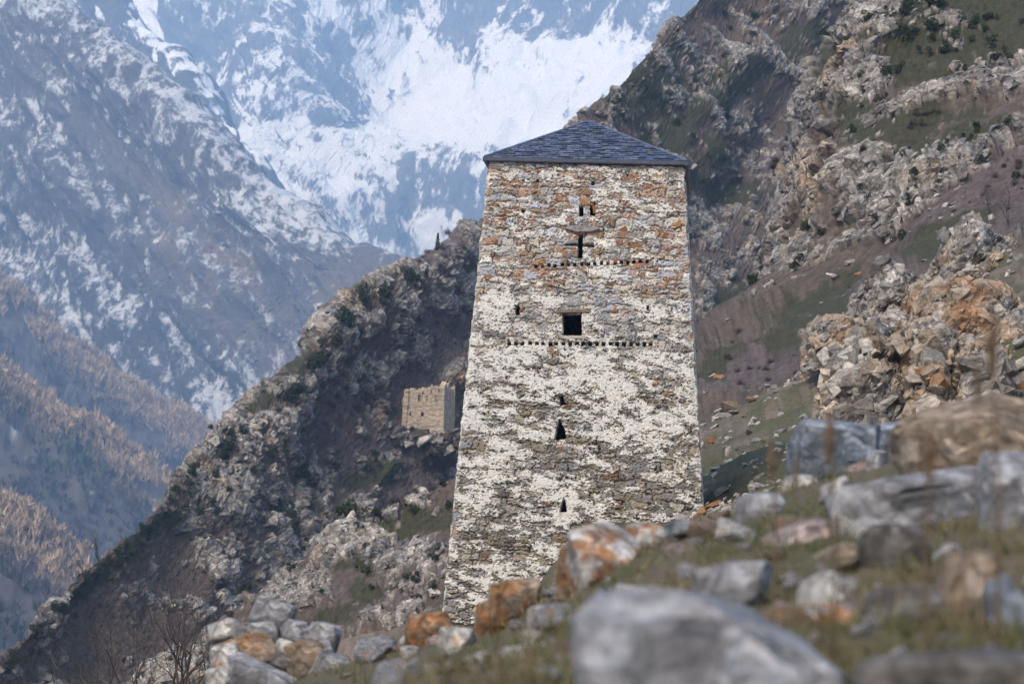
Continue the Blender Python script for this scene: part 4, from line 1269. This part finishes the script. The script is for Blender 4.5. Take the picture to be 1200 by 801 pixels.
GREY = (.26, .255, .26); BLUE = (.15, .17, .195); TAN = (.23, .175, .125); PALE = (.42, .40, .37); PINK = (.30, .235, .215); DARK = (.10, .09, .08)
FB = 'foreground_bank'
BIG = [
 ('boulder', 825, 775, 325, 172, 6.0, GREY, .05, 'broad flat-topped grey block lying lowest on the bank', .0, .72, 21),
 ('boulder', 706, 655, 84, 88, 13.0, PALE, .75, 'white boulder stained with orange lichen in front of the tower', .15, .2, 22),
 ('boulder', 1088, 590, 250, 74, 11.0, GREY, 0, 'long grey slab slanting up beside the brown boulder', .18, .5, 23),
 ('boulder', 978, 525, 108, 66, 16.0, BLUE, 0, 'blue-grey square-cut block with a dark overhung base', -.10, .9, 24),
 ('boulder', 1066, 524, 116, 66, 17.0, BLUE, 0, 'dark blue-grey slab leaning behind the square-cut block', .16, .5, 25),
 ('boulder', 1029, 546, 28, 38, 15.4, GREY, 0, 'small rounded grey stone wedged beside the square-cut block', 0, .2, 26),
 ('boulder', 1150, 518, 200, 112, 13.0, TAN, .15, 'big tan boulder with a dark brown flank', .30, .3, 27),
 ('boulder', 1192, 590, 96, 125, 10.0, GREY, 0, 'upright grey boulder at the end of the long slab', 0, .6, 28),
 ('boulder', 981, 583, 38, 48, 12.4, PALE, .15, 'pale stone standing below the square-cut block', .2, .4, 29),
 ('boulder', 936, 632, 84, 40, 11.0, PINK, 0, 'pinkish tilted slab in the grass', .42, .5, 30),
 ('boulder', 860, 680, 98, 46, 9.0, GREY, 0, 'low grey rock in the grass behind the flat-topped block', .08, .3, 31),
 ('boulder', 962, 702, 56, 66, 8.6, PALE, 0, 'white angular rock on top of the rust-stained rock', .1, .5, 32),
 ('boulder', 945, 733, 132, 52, 8.0, GREY, .7, 'grey rock with rust-orange stains under the white angular rock', .05, .4, 33),
 ('boulder', 1062, 716, 112, 62, 8.0, DARK, .3, 'dark grey rock with small orange spots', 0, .4, 34),
 ('boulder', 1134, 690, 72, 96, 8.0, TAN, .35, 'pale tan upright rock with a round orange lichen patch', -.15, .4, 35),
 ('boulder', 1184, 715, 60, 88, 7.4, BLUE, 0, 'bluish rounded rock beside the tan upright rock', .2, .3, 36),
 ('boulder', 990, 657, 72, 46, 10.0, TAN, 0, 'brownish rock draped with dry grass', .1, .3, 37),
 ('boulder', 1112, 812, 240, 100, 5.6, DARK, .1, 'wide dark rock low on the bank beside the flat-topped block', .05, .5, 38),
 ('boulder', 618, 786, 72, 64, 10.0, PALE, .1, 'white blunt rock left of the flat-topped block', .1, .5, 39),
 ('boulder', 666, 768, 38, 36, 11.0, GREY, 0, 'small grey stone tucked between two larger pale rocks', 0, .3, 40),
 ('boulder', 503, 738, 56, 46, 18.0, TAN, .95, 'rounded rust-orange boulder on the crest below the tower corner', 0, .2, 41),
 ('boulder', 604, 690, 62, 24, 15.5, TAN, .7, 'flat rusty stone on the crest beneath the tower wall', .12, .3, 42),
 ('boulder', 574, 716, 36, 28, 16.5, TAN, .8, 'orange knobbly stone beside the flat rusty stone', 0, .3, 43),
 ('boulder', 672, 655, 40, 36, 13.6, TAN, .6, 'brown stone leaning on the white lichened boulder', 0, .3, 44),
 ('boulder', 756, 627, 46, 32, 13.6, PALE, .6, 'small pale and orange stone uphill of the lichened boulder', .1, .3, 45),
 ('boulder', 790, 617, 26, 14, 13.8, BLUE, 0, 'small bluish stone on the grassy crest', .3, .4, 46),
 ('boulder', 940, 570, 46, 30, 15.0, PALE, 0, 'pale stone under the square-cut block', 0, .4, 47),
 ('boulder', 890, 590, 60, 26, 13.0, GREY, 0, 'low grey stone on the crest below the square-cut block', .15, .4, 48),
 ('boulder', 1045, 640, 80, 56, 9.4, DARK, 0, 'brown shadowed rock under the long grey slab', .1, .3, 49),
 ('boulder', 745, 720, 50, 22, 10.5, GREY, 0, 'thin grey flake showing above the flat-topped block', .3, .4, 50),
 ('boulder', 535, 752, 46, 36, 16.0, PALE, .2, 'pale stone resting by the rounded rust-orange boulder', 0, .3, 51),
 ('boulder', 640, 720, 44, 24, 13.0, PALE, .15, 'pale flat stone below the brown leaning stone', .1, .4, 52),
]
for nm, px, py, w, h, d, base, ru, lab, tilt, bx, sd in BIG:
    rock_obj(nm, px, py, w, h, d, base, ru, lab, 'boulder', None, sd, 4, tilt, bx, ground=FB, extra=[((.62, -.1, .78), .62), ((-.3, -.6, .7), .95), ((.9, -.3, .5), .95), ((.15, -.75, .6), .9)] if sd == 21 else (), rough=.16 if sd == 21 else .10)
# heap of stones on the left end of the bank
HEAP = [(320, 720, 46, 34, GREY, 0, 'grey block crowning the stone heap'), (263, 738, 34, 22, PALE, 0, 'pale wedge at the outer edge of the stone heap'), (299, 742, 52, 24, GREY, 0, 'long tilted grey stone high on the heap'), (347, 740, 34, 24, GREY, 0, 'grey stone just under the crowning block'),
        (379, 744, 38, 28, GREY, 0, 'grey stone at the inner shoulder of the heap'), (290, 766, 64, 42, TAN, .6, 'big rust-stained stone in the middle of the heap'), (357, 772, 42, 42, TAN, .3, 'tan upright stone in the heap'), (386, 784, 44, 34, GREY, 0, 'grey stone at the inner foot of the heap'),
        (312, 797, 96, 44, GREY, .1, 'widest pale grey stone at the foot of the heap'), (265, 774, 34, 36, PALE, .2, 'pale stone at the outer side of the heap'), (374, 762, 32, 22, GREY, 0, 'small grey slab between tan and shoulder stones of the heap'), (334, 757, 20, 16, PALE, 0, 'small pale chock stone inside the heap'),
        (330, 774, 24, 16, DARK, 0, 'dark small stone wedged under the tan stone'), (262, 798, 40, 34, PALE, .1, 'pale stone at the outer foot of the heap'), (408, 792, 34, 26, GREY, 0, 'grey stone fallen beside the heap')]
for i, (px, py, w, h, base, ru, lab) in enumerate(HEAP):
    o = rock_obj('heap_stone', px, py, w * 1.12, h * 1.15, 20.0 - (py - 720) * .006, base, ru, lab, 'stone', 'stones of the heap on the bank', 300 + i, 3, (-.35, .3, .15, -.2)[i % 4], .55)
# a core of rubble that the heap is piled round
for i, (px, py, w, h, lab) in enumerate([(320, 800, 130, 110, 'large grey boulder buried under the crowning block of the heap'), (290, 810, 90, 80, 'grey boulder buried behind the big rust-stained heap stone'), (370, 815, 90, 90, 'grey boulder buried behind the tan upright heap stone')]):
    rock_obj('heap_stone', px, py + 8, w, h, 20.9, GREY, .15, lab, 'stone', 'stones of the heap on the bank', 340 + i, 3, 0, .4)

# smaller stones, shared meshes
def stone_variants(n, sub, bases, seed, rust=.15):
    out = []
    for k in range(n):
        rs = np.random.RandomState(seed + k)
        V, F = rock_mesh('v', rs, sub, 8, .14)
        off = rs.uniform(0, 90)
        n1 = fbm(V, 1.7, 4, .6, off); base = np.array([bases[k % len(bases)]])
        C = base * (1 + .9 * n1 + .5 * fbm(V, 5, 2, .6, off))[:, None]
        C = lerp3(C, base * .4, sstep(.1, .4, fbm(V, 2.2, 3, .6, off + 7)) * .7)
        C = lerp3(C, np.array([[.36, .16, .055]]), sstep(.2, .34, fbm(V, 1.4, 3, .6, off + 4) + rust * .4) * .85)
        me = mesh_from('stone', V, F, C); me.materials.append(M_ROCK)
        out.append(me)
    return out
SV_NEAR = stone_variants(10, 3, [GREY, PALE, TAN, GREY, PINK], 500)
SV_FAR = stone_variants(10, 3, [PALE, GREY, PALE, (.55, .53, .50), TAN], 540, .25)
def scatter(name, me, P, size, label, cat, group, rs, flat=.6, sink=.25):
    o = bpy.data.objects.new(name, me); col.objects.link(o)
    sx, sy, sz = size * rs.uniform(.8, 1.3), size * rs.uniform(.7, 1.1), size * flat * rs.uniform(.75, 1.3)
    o.matrix_world = Matrix.Translation(Vector(P) + Vector((0, 0, sz * (1 - 2 * sink)))) @ Matrix.Rotation(rs.uniform(0, 6.28), 4, 'Z') @ Matrix.Rotation(rs.normal() * .25, 4, 'X') @ Matrix.Diagonal((sx, sy, sz, 1))
    tag(o, label, cat, group)
    return o
rs = np.random.RandomState(31)
V, P, N = PATCH[FB]
vis = np.where((P[:, 0] > 380) & (P[:, 0] < 1230) & (P[:, 1] < 810) & (P[:, 2] < 21) & (P[:, 2] > 4))[0]
right = vis[(P[vis, 0] > 700) & (P[vis, 2] > 6.5) & (P[vis, 2] < 16)]
for k in range(300):
    i = right[rs.randint(len(right))]
    if rs.rand() < .5:
        cand = vis[(P[vis, 0] < 680)]
        i = cand[rs.randint(len(cand))]
    sz = rs.choice([5, 6, 7, 9, 11, 14, 18, 24]) * P[i, 2] / FPX
    kk = rs.randint(10); px_ = sz * FPX / P[i, 2]
    scatter('loose_stone', SV_NEAR[kk], V[i], sz, '%s %s stone lying in the grass of the near bank' % ('small' if px_ < 7 else 'medium' if px_ < 12 else 'large', ('grey', 'pale', 'brown', 'grey', 'pinkish')[kk % 5]), 'stone', 'loose stones on the near bank', rs)
V, P, N = PATCH['grassy_slope']
vis = np.where((P[:, 0] > 812) & (P[:, 0] < 1230) & (P[:, 1] < 620) & (P[:, 2] > 50))[0]
dn = fbm(V[vis], 1 / 6., 3, .6, 3)
vis = vis[dn > -.08]
openv = vis[(P[vis, 0] < 985) & (P[vis, 1] > 430)]
for k in range(290):
    i = vis[rs.randint(len(vis))] if rs.rand() < .35 else openv[rs.randint(len(openv))]
    sz = rs.choice([1.5, 2, 2, 2.5, 3, 4, 5, 6]) * P[i, 2] / FPX
    kk = rs.randint(10); px_ = sz * FPX / P[i, 2]
    scatter('slope_stone', SV_FAR[kk], V[i], sz, '%s %s stone on the grassy slope right of the tower' % ('tiny' if px_ < 2.2 else 'small' if px_ < 3.5 else 'larger', ('pale', 'grey', 'pale', 'white', 'brown')[kk % 5]), 'stone', 'stones scattered on the grassy slope', rs)
for px, py, w, lab in [(858, 474, 30, 'long white boulder on the slope just right of the tower'), (846, 483, 20, 'white boulder touching the long white boulder'), (961, 437, 20, 'oval white boulder alone below the pale outcrop'), (962, 410, 18, 'round pale boulder under the pale outcrop'), (1140, 372, 20, 'round grey boulder beside the rusty outcrop'), (853, 584, 26, 'pale boulder by the foot of the tower'), (930, 462, 14, 'rusty white boulder on the open turf'), (878, 468, 16, 'rusty boulder uphill of the long white boulder')]:
    h = hit(['grassy_slope'], px, py)
    scatter('boulder', SV_FAR[(px * 3) % 10], h[0], w * h[1] / FPX * .5, lab, 'boulder', None, rs, .55)

# ---- crags standing out of the slope right of the tower
def outcrop(bottom, top, d, depth, label, warm, sizes, seed, n):
    """steep jagged rock face: px polylines of foot and crest, d metres away, depth metres thick"""
    if d is None:
        d = min(hit(['grassy_slope'], *p)[1] for p in bottom) + 1.2
    def rs_(pl, k=9):
        pl = np.array(pl, float); t = np.concatenate([[0], np.cumsum(np.hypot(*np.diff(pl, axis=0).T))]); t /= t[-1]
        u = np.linspace(0, 1, k)
        return np.stack([np.interp(u, t, pl[:, 0]), np.interp(u, t, pl[:, 1])], 1)
    bo, to = rs_(bottom), rs_(top)
    wrap = np.array([1.0, .35, .1, 0, 0, 0, .1, .35, 1.0]) * depth * 1.3
    rows = [[(x, y + 14, d - .2 + w) for (x, y), w in zip(bo, wrap)],
            [(x, y, d + w) for (x, y), w in zip(bo, wrap)],
            [((x0 + x1) / 2, (y0 + y1) / 2, d + depth * .22 + w) for (x0, y0), (x1, y1), w in zip(bo, to, wrap)],
            [(x, y, d + depth * .55 + w) for (x, y), w in zip(to, wrap)]]
    G = net(rows, n[0], n[1], back=[(depth * .5, -.1), (depth * 1.2, -2.5)])
    V = G.reshape(-1, 3)
    G2, C, RK = rocky(G, seed, np.full(len(V), .86), 1.0, sizes, np.full(len(V), .3), np.zeros(len(V)), np.full(len(V), warm))
    V2 = G2.reshape(-1, 3); Nn = normals(G2).reshape(-1, 3)
    org = V2.mean(0); org[2] = V2[:, 2].min()
    rs = np.random.RandomState(seed)
    P2 = to_px(V2); ok = np.where(P2[:, 2] < d + depth * 1.1)[0]
    nb = int(len(ok) / 30)
    i = ok[rs.randint(0, len(ok), nb)]
    VV, FF, CC = blocks(V2[i], C[i], .06 + .24 * rs.rand(nb) ** 2.2, seed, (1.2, 1.0, .95), .45, Nn[i])
    F4 = grid_faces(n[1], n[0]); F3 = np.concatenate([F4[:, [0, 1, 2]], F4[:, [0, 2, 3]]])
    o = obj('rock_outcrop', mesh_from('rock_outcrop', np.concatenate([V2, VV]) - org, np.concatenate([F3, FF + len(V2)]), np.concatenate([C, CC]), Rk=np.concatenate([RK * .8, np.full(len(VV), .5)])), M_SLOPE)
    o.location = org
    tag(o, label, 'outcrop', 'outcrops right of the tower')
S_ = (.95, .36, .14)
for a in [([(1002, 378), (1030, 370), (1078, 352)], [(1008, 356), (1020, 330), (1030, 308), (1042, 306), (1052, 318), (1064, 328), (1076, 338)], 92, 2.2, 'pale pointed crag rising above the grassy slope', .02, S_, 101, (90, 90)),
          ([(1080, 350), (1120, 322), (1190, 300)], [(1084, 330), (1098, 310), (1112, 284), (1128, 262), (1142, 254), (1152, 266), (1168, 282), (1186, 288)], 89, 2.6, 'pale jagged crag with rusty top farther up the slope', .22, S_, 102, (110, 90)),
          ([(938, 420), (975, 425), (1035, 398)], [(942, 392), (955, 378), (975, 372), (1000, 366), (1030, 372)], None, 2.0, 'pale ribbed outcrop with rusty streaks downhill of the pointed crag', .25, S_, 103, (110, 70)),
          ([(1062, 368), (1090, 352), (1110, 342)], [(1064, 344), (1080, 332), (1098, 324), (1108, 322)], 90.5, 1.4, 'low rusty outcrop linking the two pale crags', .4, S_, 104, (60, 50)),
          ([(1078, 392), (1130, 384), (1185, 386)], [(1082, 368), (1110, 350), (1140, 342), (1165, 346), (1184, 362)], None, 2.0, 'bright rust-orange outcrop beneath the jagged crag', .45, S_, 105, (110, 60)),
          ([(965, 492), (1010, 505), (1066, 512)], [(970, 470), (990, 440), (1012, 410), (1032, 392), (1062, 384)], None, 2.6, 'tall tan and rust rock face above the bank', .22, S_, 106, (130, 130)),
          ([(1052, 515), (1080, 512), (1128, 500)], [(1054, 388), (1075, 380), (1100, 384), (1124, 402)], None, 2.4, 'rust-streaked blocky rock face beside the tall tan face', .28, S_, 107, (110, 130)),
          ([(1112, 505), (1140, 490), (1184, 468)], [(1116, 420), (1140, 412), (1165, 420), (1182, 440)], None, 2.0, 'grey and orange outcrop at the turf edge', .25, S_, 108, (100, 90)),
          ([(1176, 396), (1195, 394), (1215, 390)], [(1180, 384), (1196, 376), (1212, 378)], None, 1.0, 'small rusty outcrop in the turf by the orange outcrop', .4, S_, 109, (50, 30))]:
    outcrop(*a)

# ================================================================== VEGETATION
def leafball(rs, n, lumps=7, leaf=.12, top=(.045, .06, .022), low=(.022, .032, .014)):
    cs = rs.normal(size=(lumps, 3)) * np.array([.45, .45, .28]) + np.array([0, 0, .55])
    k = rs.randint(0, lumps, n)
    p = rs.normal(size=(n, 3)); p /= np.linalg.norm(p, axis=1, keepdims=True)
    p = cs[k] + p * (rs.uniform(.2, .42, n) ** .6)[:, None] * .55
    p[:, 2] = np.abs(p[:, 2])
    a = rs.normal(size=(n, 3)); a /= np.linalg.norm(a, axis=1, keepdims=True)
    b = np.cross(a, rs.normal(size=(n, 3))); b /= np.linalg.norm(b, axis=1, keepdims=True)
    l = leaf * rs.uniform(.6, 1.4, n)[:, None]
    V = np.stack([p - a * l * .5, p + a * l * .5, p + b * l], 1).reshape(-1, 3)
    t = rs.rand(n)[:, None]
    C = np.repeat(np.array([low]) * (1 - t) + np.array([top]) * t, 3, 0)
    return V, np.arange(n * 3).reshape(-1, 3), C
SHR = []
for k in range(6):
    rs = np.random.RandomState(700 + k)
    V, F, C = leafball(rs, 520, 5 + k, .15)
    me = mesh_from('juniper_shrub', V, F, C); me.materials.append(M_FOL)
    SHR.append(me)
def conifer_mesh(seed):
    rs = np.random.RandomState(seed); n = 900
    z = rs.rand(n) ** .8; r = (1 - z) * .32 * np.sqrt(rs.rand(n)) * (1 + .3 * np.sin(z * 34)); an = rs.uniform(0, 6.28, n)
    p = np.stack([r * np.cos(an), r * np.sin(an), z * 2 + .1], 1)
    a = np.stack([np.cos(an), np.sin(an), rs.uniform(-.5, .2, n)], 1) * .12
    b = rs.normal(size=(n, 3)) * .05
    V = np.stack([p - b, p + b, p + a], 1).reshape(-1, 3)
    C = np.repeat(np.array([[.03, .042, .02]]) * rs.uniform(.6, 1.5, (n, 1)), 3, 0)
    me = mesh_from('small_conifer', V, np.arange(n * 3).reshape(-1, 3), C); me.materials.append(M_FOL)
    return me
CON = [conifer_mesh(800 + k) for k in range(3)]
def twig_mesh(seed, n=420):
    rs = np.random.RandomState(seed)
    d = rs.normal(size=(n, 3)); d[:, 2] = np.abs(d[:, 2]) + .35; d /= np.linalg.norm(d, axis=1, keepdims=True)
    r0 = rs.uniform(0, .6, n)[:, None]; r1 = r0 + rs.uniform(.25, .5, n)[:, None]
    b = np.cross(d, rs.normal(size=(n, 3))); b /= np.linalg.norm(b, axis=1, keepdims=True)
    j = rs.normal(size=(n, 3)) * .1
    V = np.stack([d * r0 - b * .012 + j, d * r0 + b * .012 + j, d * r1 + j], 1).reshape(-1, 3)
    me = mesh_from('bare_shrub', V, np.arange(n * 3).reshape(-1, 3)); me.materials.append(M_TWIG)
    return me
TWG = [twig_mesh(820 + k) for k in range(4)]
rs = np.random.RandomState(90)
HS = ['rocky_hillside', 'cliff_slope', 'rocky_spur']
def plant(me, name, px, py, wpx, label, cat, group, zs=1.0):
    h = hit(HS, px, py)
    if h is None: return
    o = bpy.data.objects.new(name, me); col.objects.link(o)
    s_ = wpx * h[1] / FPX / 1.5
    o.matrix_world = Matrix.Translation(Vector(h[0]) - Vector((0, 0, s_ * .12))) @ Matrix.Rotation(rs.uniform(0, 6.28), 4, 'Z') @ Matrix.Diagonal((s_, s_, s_ * zs * rs.uniform(.85, 1.15), 1))
    tag(o, label, cat, group)
for px, py, w, lab in [(351, 560, 22, 'round green shrub in the scrub left of the ruin'), (412, 572, 24, 'dense green shrub below the ruin'), (336, 604, 24, 'spreading shrub on the pale rocks lower than the ruin'), (945, 272, 16, 'dark shrub clinging to the tan cliff'), (958, 274, 14, 'dark shrub beside another one on the tan cliff'), (936, 312, 18, 'dark shrub at the foot of the tan cliff'), (1054, 282, 20, 'dark shrub on the turf under the cliff'), (1018, 196, 20, 'upright green shrub on the cliff ledge'), (884, 330, 16, 'green shrub in the gully left of the tan cliff'), (425, 355, 20, 'green shrub tucked below the ridge crest'), (485, 512, 13, 'green shrub growing at the foot of the ruin'), (506, 516, 10, 'small green shrub beside the ruin corner')]:
    plant(SHR[int(px) % 6], 'juniper_shrub', px, py, w, lab, 'shrub', None, 1.1)
ridge = list(zip([-10, 30, 70, 100, 135, 165, 190, 214, 228, 246, 262, 275, 290, 318, 345, 366, 398, 422, 450, 480], [782, 748, 705, 670, 642, 620, 590, 566, 550, 530, 512, 495, 482, 462, 444, 416, 378, 346, 330, 314]))
rx, ry = [p[0] for p in ridge], [p[1] for p in ridge]
for k in range(70):
    x = rs.uniform(-10, 500); y = np.interp(x, rx, ry) + rs.uniform(2, 26)
    plant(SHR[rs.randint(6)], 'juniper_shrub', x, y, rs.uniform(7, 20), 'low dark green juniper along the crest of the rocky hillside', 'shrub', 'junipers along the hillside crest')
for k in range(60):
    x = rs.uniform(690, 1000); y = 140 - (x - 690) * 1.05 + rs.uniform(6, 260)
    if y < 2 or x < 690: continue
    plant(SHR[rs.randint(6)], 'juniper_shrub', x, y, rs.uniform(5, 13), 'low green juniper on the steep hillside above the tower roof', 'shrub', 'junipers above the tower')
for k in range(60):
    x = rs.uniform(980, 1200); y = rs.uniform(0, 90) if k < 36 else rs.uniform(90, 240)
    plant(SHR[rs.randint(6)], 'juniper_shrub', x, y, rs.uniform(7, 22 if y < 90 else 14), 'green juniper on the ledges of the near cliff', 'shrub', 'junipers on the near cliff')
for k in range(40):
    x = rs.uniform(230, 540); y = rs.uniform(500, 720)
    plant(SHR[rs.randint(6)], 'juniper_shrub', x, y, rs.uniform(6, 13), 'small green juniper among the rocks left of the tower', 'shrub', 'junipers among the rocks left of the tower')
plant(CON[0], 'small_conifer', 513, 290, 14, 'lone dark conifer standing on the crest near the tower wall', 'tree', None, 1)
for x, y, w, lab in [(362, 427, 10, 'slim conifer on the crest above the scrub'), (228, 556, 14, 'bushy conifer jutting from the crest over the gorge'), (430, 338, 8, 'tiny conifer at the top of the crest rocks')]:
    plant(CON[1], 'small_conifer', x, y, w, lab, 'tree', None, .8)
for k in range(190):
    c = [(500, 395, 50, 22), (360, 468, 40, 16), (420, 470, 40, 20), (870, 425, 45, 22), (890, 190, 36, 26), (1180, 225, 30, 30), (1080, 140, 18, 10), (520, 300, 30, 14), (470, 560, 40, 20), (150, 740, 90, 50)][k % 10]
    plant(TWG[rs.randint(4)], 'bare_shrub', c[0] + rs.normal() * c[2] * .7, c[1] + rs.normal() * c[3] * .7, rs.uniform(5, 15), 'leafless purplish bush in the scrub of the rocky hillside', 'shrub', 'leafless bushes on the hillside')

# ---- bare trees: trunk and crown of branches
def bare_tree(name, base, height, seed, label, group=None, lean=(0, 0), depth=4, thick=.014, spread=.5, nsub=2):
    rs = np.random.RandomState(seed)
    root = empty(name, tuple(base)); tag(root, label, 'tree', group)
    T = [[], []]; B = [[], []]
    def add(store, pts, rad, ns):
        V, F = tube(pts, rad, ns); b = len(store[0])
        store[0].extend(V); store[1].extend([tuple(i + b for i in f) for f in F])
    def grow(p, d, L, r, lev):
        n = 4; pts = [p]; dd = d.copy()
        for i in range(n):
            dd = dd + rs.normal(size=3) * .13 + np.array([0, 0, .05]); dd /= np.linalg.norm(dd)
            pts.append(pts[-1] + dd * L / n)
        add(T if lev == 0 else B, pts, np.linspace(r, r * .55, n + 1), 5 if lev < 2 else 3)
        if lev >= depth: return
        k = nsub + (rs.rand() < .6)
        for j in range(k):
            t = rs.uniform(.35, 1.0) if j else 1.0
            i = min(int(t * n), n - 1)
            q = pts[i] + (pts[i + 1] - pts[i]) * (t * n - i)
            nd = dd + rs.normal(size=3) * spread; nd[2] += .12; nd /= np.linalg.norm(nd)
            grow(q, nd, L * rs.uniform(.55, .78), max(r * rs.uniform(.45, .62), height * .0009), lev + 1)
    stems = 3
    for k in range(stems):
        d = np.array([lean[0] + rs.normal() * .28, lean[1] + rs.normal() * .28, 1.0]); d /= np.linalg.norm(d)
        grow(np.zeros(3), d, height * .36, height * thick * rs.uniform(.6, 1), 0)
    obj('trunk', mesh_from('trunk', T[0], T[1]), M_BARK, root)
    obj('crown', mesh_from('crown', B[0], B[1]), M_BARK, root)
def tree_at(px, pybase, hpx, d, *a, **k):
    P = W(px, pybase, d)
    V = PATCH['grassy_slope'][0]
    i = np.argmin((V[:, 0] - P[0]) ** 2 + (V[:, 1] - P[1]) ** 2)
    P[2] = min(P[2], V[i, 2])
    bare_tree('bare_tree', P, hpx * d / FPX, *a, **k)
for i, (px, py, h, d, lab, lean) in enumerate([(216, 846, 250, 62, 'leafless many-branched tree beside the stone heap', (-.15, 0)), (140, 872, 230, 64, 'leafless tree with slanting stems left of the heap tree', (-.3, 0)), (262, 850, 190, 60, 'low leafless tree right behind the stone heap', (.2, 0)), (60, 890, 190, 66, 'leafless tree low over the gorge edge', (-.2, 0)), (185, 870, 210, 68, 'thin leafless tree between two larger leafless trees', (.1, 0))]):
    tree_at(px, py, h, d, 900 + i, lab, 'leafless trees below the hillside', lean, 5)
for i, (px, py, hpx, lab) in enumerate([(118, 660, 52, 'leafless bush standing out on the crest over the gorge'), (100, 678, 40, 'leafless bush lower on the crest over the gorge'), (52, 735, 46, 'leafless sapling at the lowest end of the crest'), (148, 638, 30, 'short leafless sapling near the crest bush')]):
    h = hit(HS, px, py)
    bare_tree('bare_tree', h[0], hpx * h[1] / FPX, 940 + i, lab, 'leafless bushes on the crest', (-.3, 0), 4)
for i, (px, py, hpx, lab) in enumerate([(1180, 262, 60, 'leafless purplish tree behind the jagged crag'), (1160, 250, 44, 'smaller leafless tree behind the jagged crag')]):
    h = hit(HS, px, py)
    bare_tree('bare_tree', h[0], hpx * h[1] / FPX, 960 + i, lab, 'leafless trees behind the crag', (0, 0), 5)

# ---- grass of the bank
rs = np.random.RandomState(44)
V, P, N = PATCH[FB]
vis = np.where((P[:, 0] > 350) & (P[:, 0] < 1420) & (P[:, 1] < 830) & (P[:, 2] < 20) & (P[:, 2] > 3.5))[0]
n = 46000
i = vis[rs.randint(0, len(vis), n)]
p = V[i] + rs.normal(size=(n, 3)) * np.array([.05, .06, 0])
den = fbm(p, 1 / .5, 3, .6, 7)
keep = den > -.02; p = p[keep]; n = len(p)
L = np.where(rs.rand(n) < .12, rs.uniform(.10, .2, n), rs.uniform(.025, .085, n))[:, None]
d = rs.normal(size=(n, 3)) * np.array([.7, .7, 0]) + np.array([-.25, -.1, .9]); d /= np.linalg.norm(d, axis=1, keepdims=True)
b = np.cross(d, rs.normal(size=(n, 3))); b /= np.linalg.norm(b, axis=1, keepdims=True)
w = .006
T = np.stack([p - b * w - [0, 0, .02], p + b * w - [0, 0, .02], p + d * L], 1).reshape(-1, 3)
g = np.clip(.5 + 2.2 * fbm(p, 1 / .8, 3, .6, 77), 0, 1)[:, None] * rs.uniform(.6, 1.2, (n, 1))
c = np.array([[.20, .15, .085]]) * (1 - np.clip(g, 0, 1)) + np.array([[.085, .105, .03]]) * np.clip(g, 0, 1)
o = obj('grass', mesh_from('grass', T, np.arange(n * 3).reshape(-1, 3), np.repeat(c * rs.uniform(.7, 1.2, (n, 1)), 3, 0)), M_FOL)
tag(o, 'short green and dry grass covering the near bank', 'grass', kind='stuff')

# ---- dry stalks
M_STALK = mat_plain('dry_stalk', (.12, .08, .05), var=.3)
for k, (px, y0, y1, d, wid) in enumerate([(907, 590, 528, 8.0, .010), (936, 600, 540, 8.2, .006), (976, 650, 500, 6.2, .012), (1092, 690, 520, 6.0, .011), (1166, 640, 395, 6.0, .013), (1148, 620, 430, 6.4, .006), (595, 600, 560, 7.4, .0), (690, 600, 560, 7.4, .0)]):
    if wid == 0: continue
    top, bot = W(px - 3, y1, d), W(px + 2, y0, d)
    g = PATCH[FB][0]; j = np.argmin((g[:, 0] - bot[0]) ** 2 + (g[:, 1] - bot[1]) ** 2)
    bot[2] = min(bot[2], g[j, 2]) - .02
    root = empty('dry_stalk', tuple(bot))
    tag(root, ('short dry stalk standing before the square-cut block', 'thin dry stalk rising before the square-cut block', 'thick dry stalk at the low end of the long slab',
               'dry stalk crossing the middle of the long slab', 'tallest dry stalk, rising over the tan boulder', 'slender dry stalk beside the tallest one')[k], 'weed', 'dry weed stalks on the near bank')
    mid = (top + bot) / 2 + np.array([.012 * (-1) ** k, 0, 0])
    Vt, Ft = tube(np.array([bot, mid, top]) - bot, [wid * .5, wid * .45, wid * .3])
    obj('stem', mesh_from('stem', Vt, Ft), M_STALK, root)
    rsk = np.random.RandomState(k)
    tt = np.linspace(0, 1, 9)
    hp = np.stack([rsk.normal(size=9) * .003, rsk.normal(size=9) * .003, tt * .13 - .10], 1) + (top - bot)
    Vh, Fh = tube(hp, wid * (.5 + 1.1 * np.sin(tt * np.pi) * rsk.uniform(.6, 1.2, 9)), 6)
    obj('seed_head', mesh_from('seed_head', Vh, Fh), M_STALK, root)

# ------------------------------------------------------------------ haze
def box_mesh(name, lo, hi):
    x0, y0, z0 = lo; x1, y1, z1 = hi
    V = [(x0, y0, z0), (x1, y0, z0), (x1, y1, z0), (x0, y1, z0), (x0, y0, z1), (x1, y0, z1), (x1, y1, z1), (x0, y1, z1)]
    F = [(0, 3, 2, 1), (4, 5, 6, 7), (0, 1, 5, 4), (1, 2, 6, 5), (2, 3, 7, 6), (3, 0, 4, 7)]
    return mesh_from(name, V, F)
hm = bpy.data.materials.new('haze_air'); hm.use_nodes = True
hn = hm.node_tree
hn.nodes.remove(hn.nodes['Principled BSDF'])
pv = hn.nodes.new('ShaderNodeVolumePrincipled')
pv.inputs['Color'].default_value = (0.38, 0.62, 1.0, 1)
pv.inputs['Density'].default_value = 2.3e-4
pv.inputs['Absorption Color'].default_value = (.25, .25, .25, 1)
pv.inputs['Anisotropy'].default_value = 0.1
hn.links.new(pv.outputs[0], hn.nodes['Material Output'].inputs['Volume'])
hz = obj('haze', box_mesh('haze', (-9100, -9100, -261), (9100, 9100, 1900)), hm)
hz['kind'] = 'stuff'
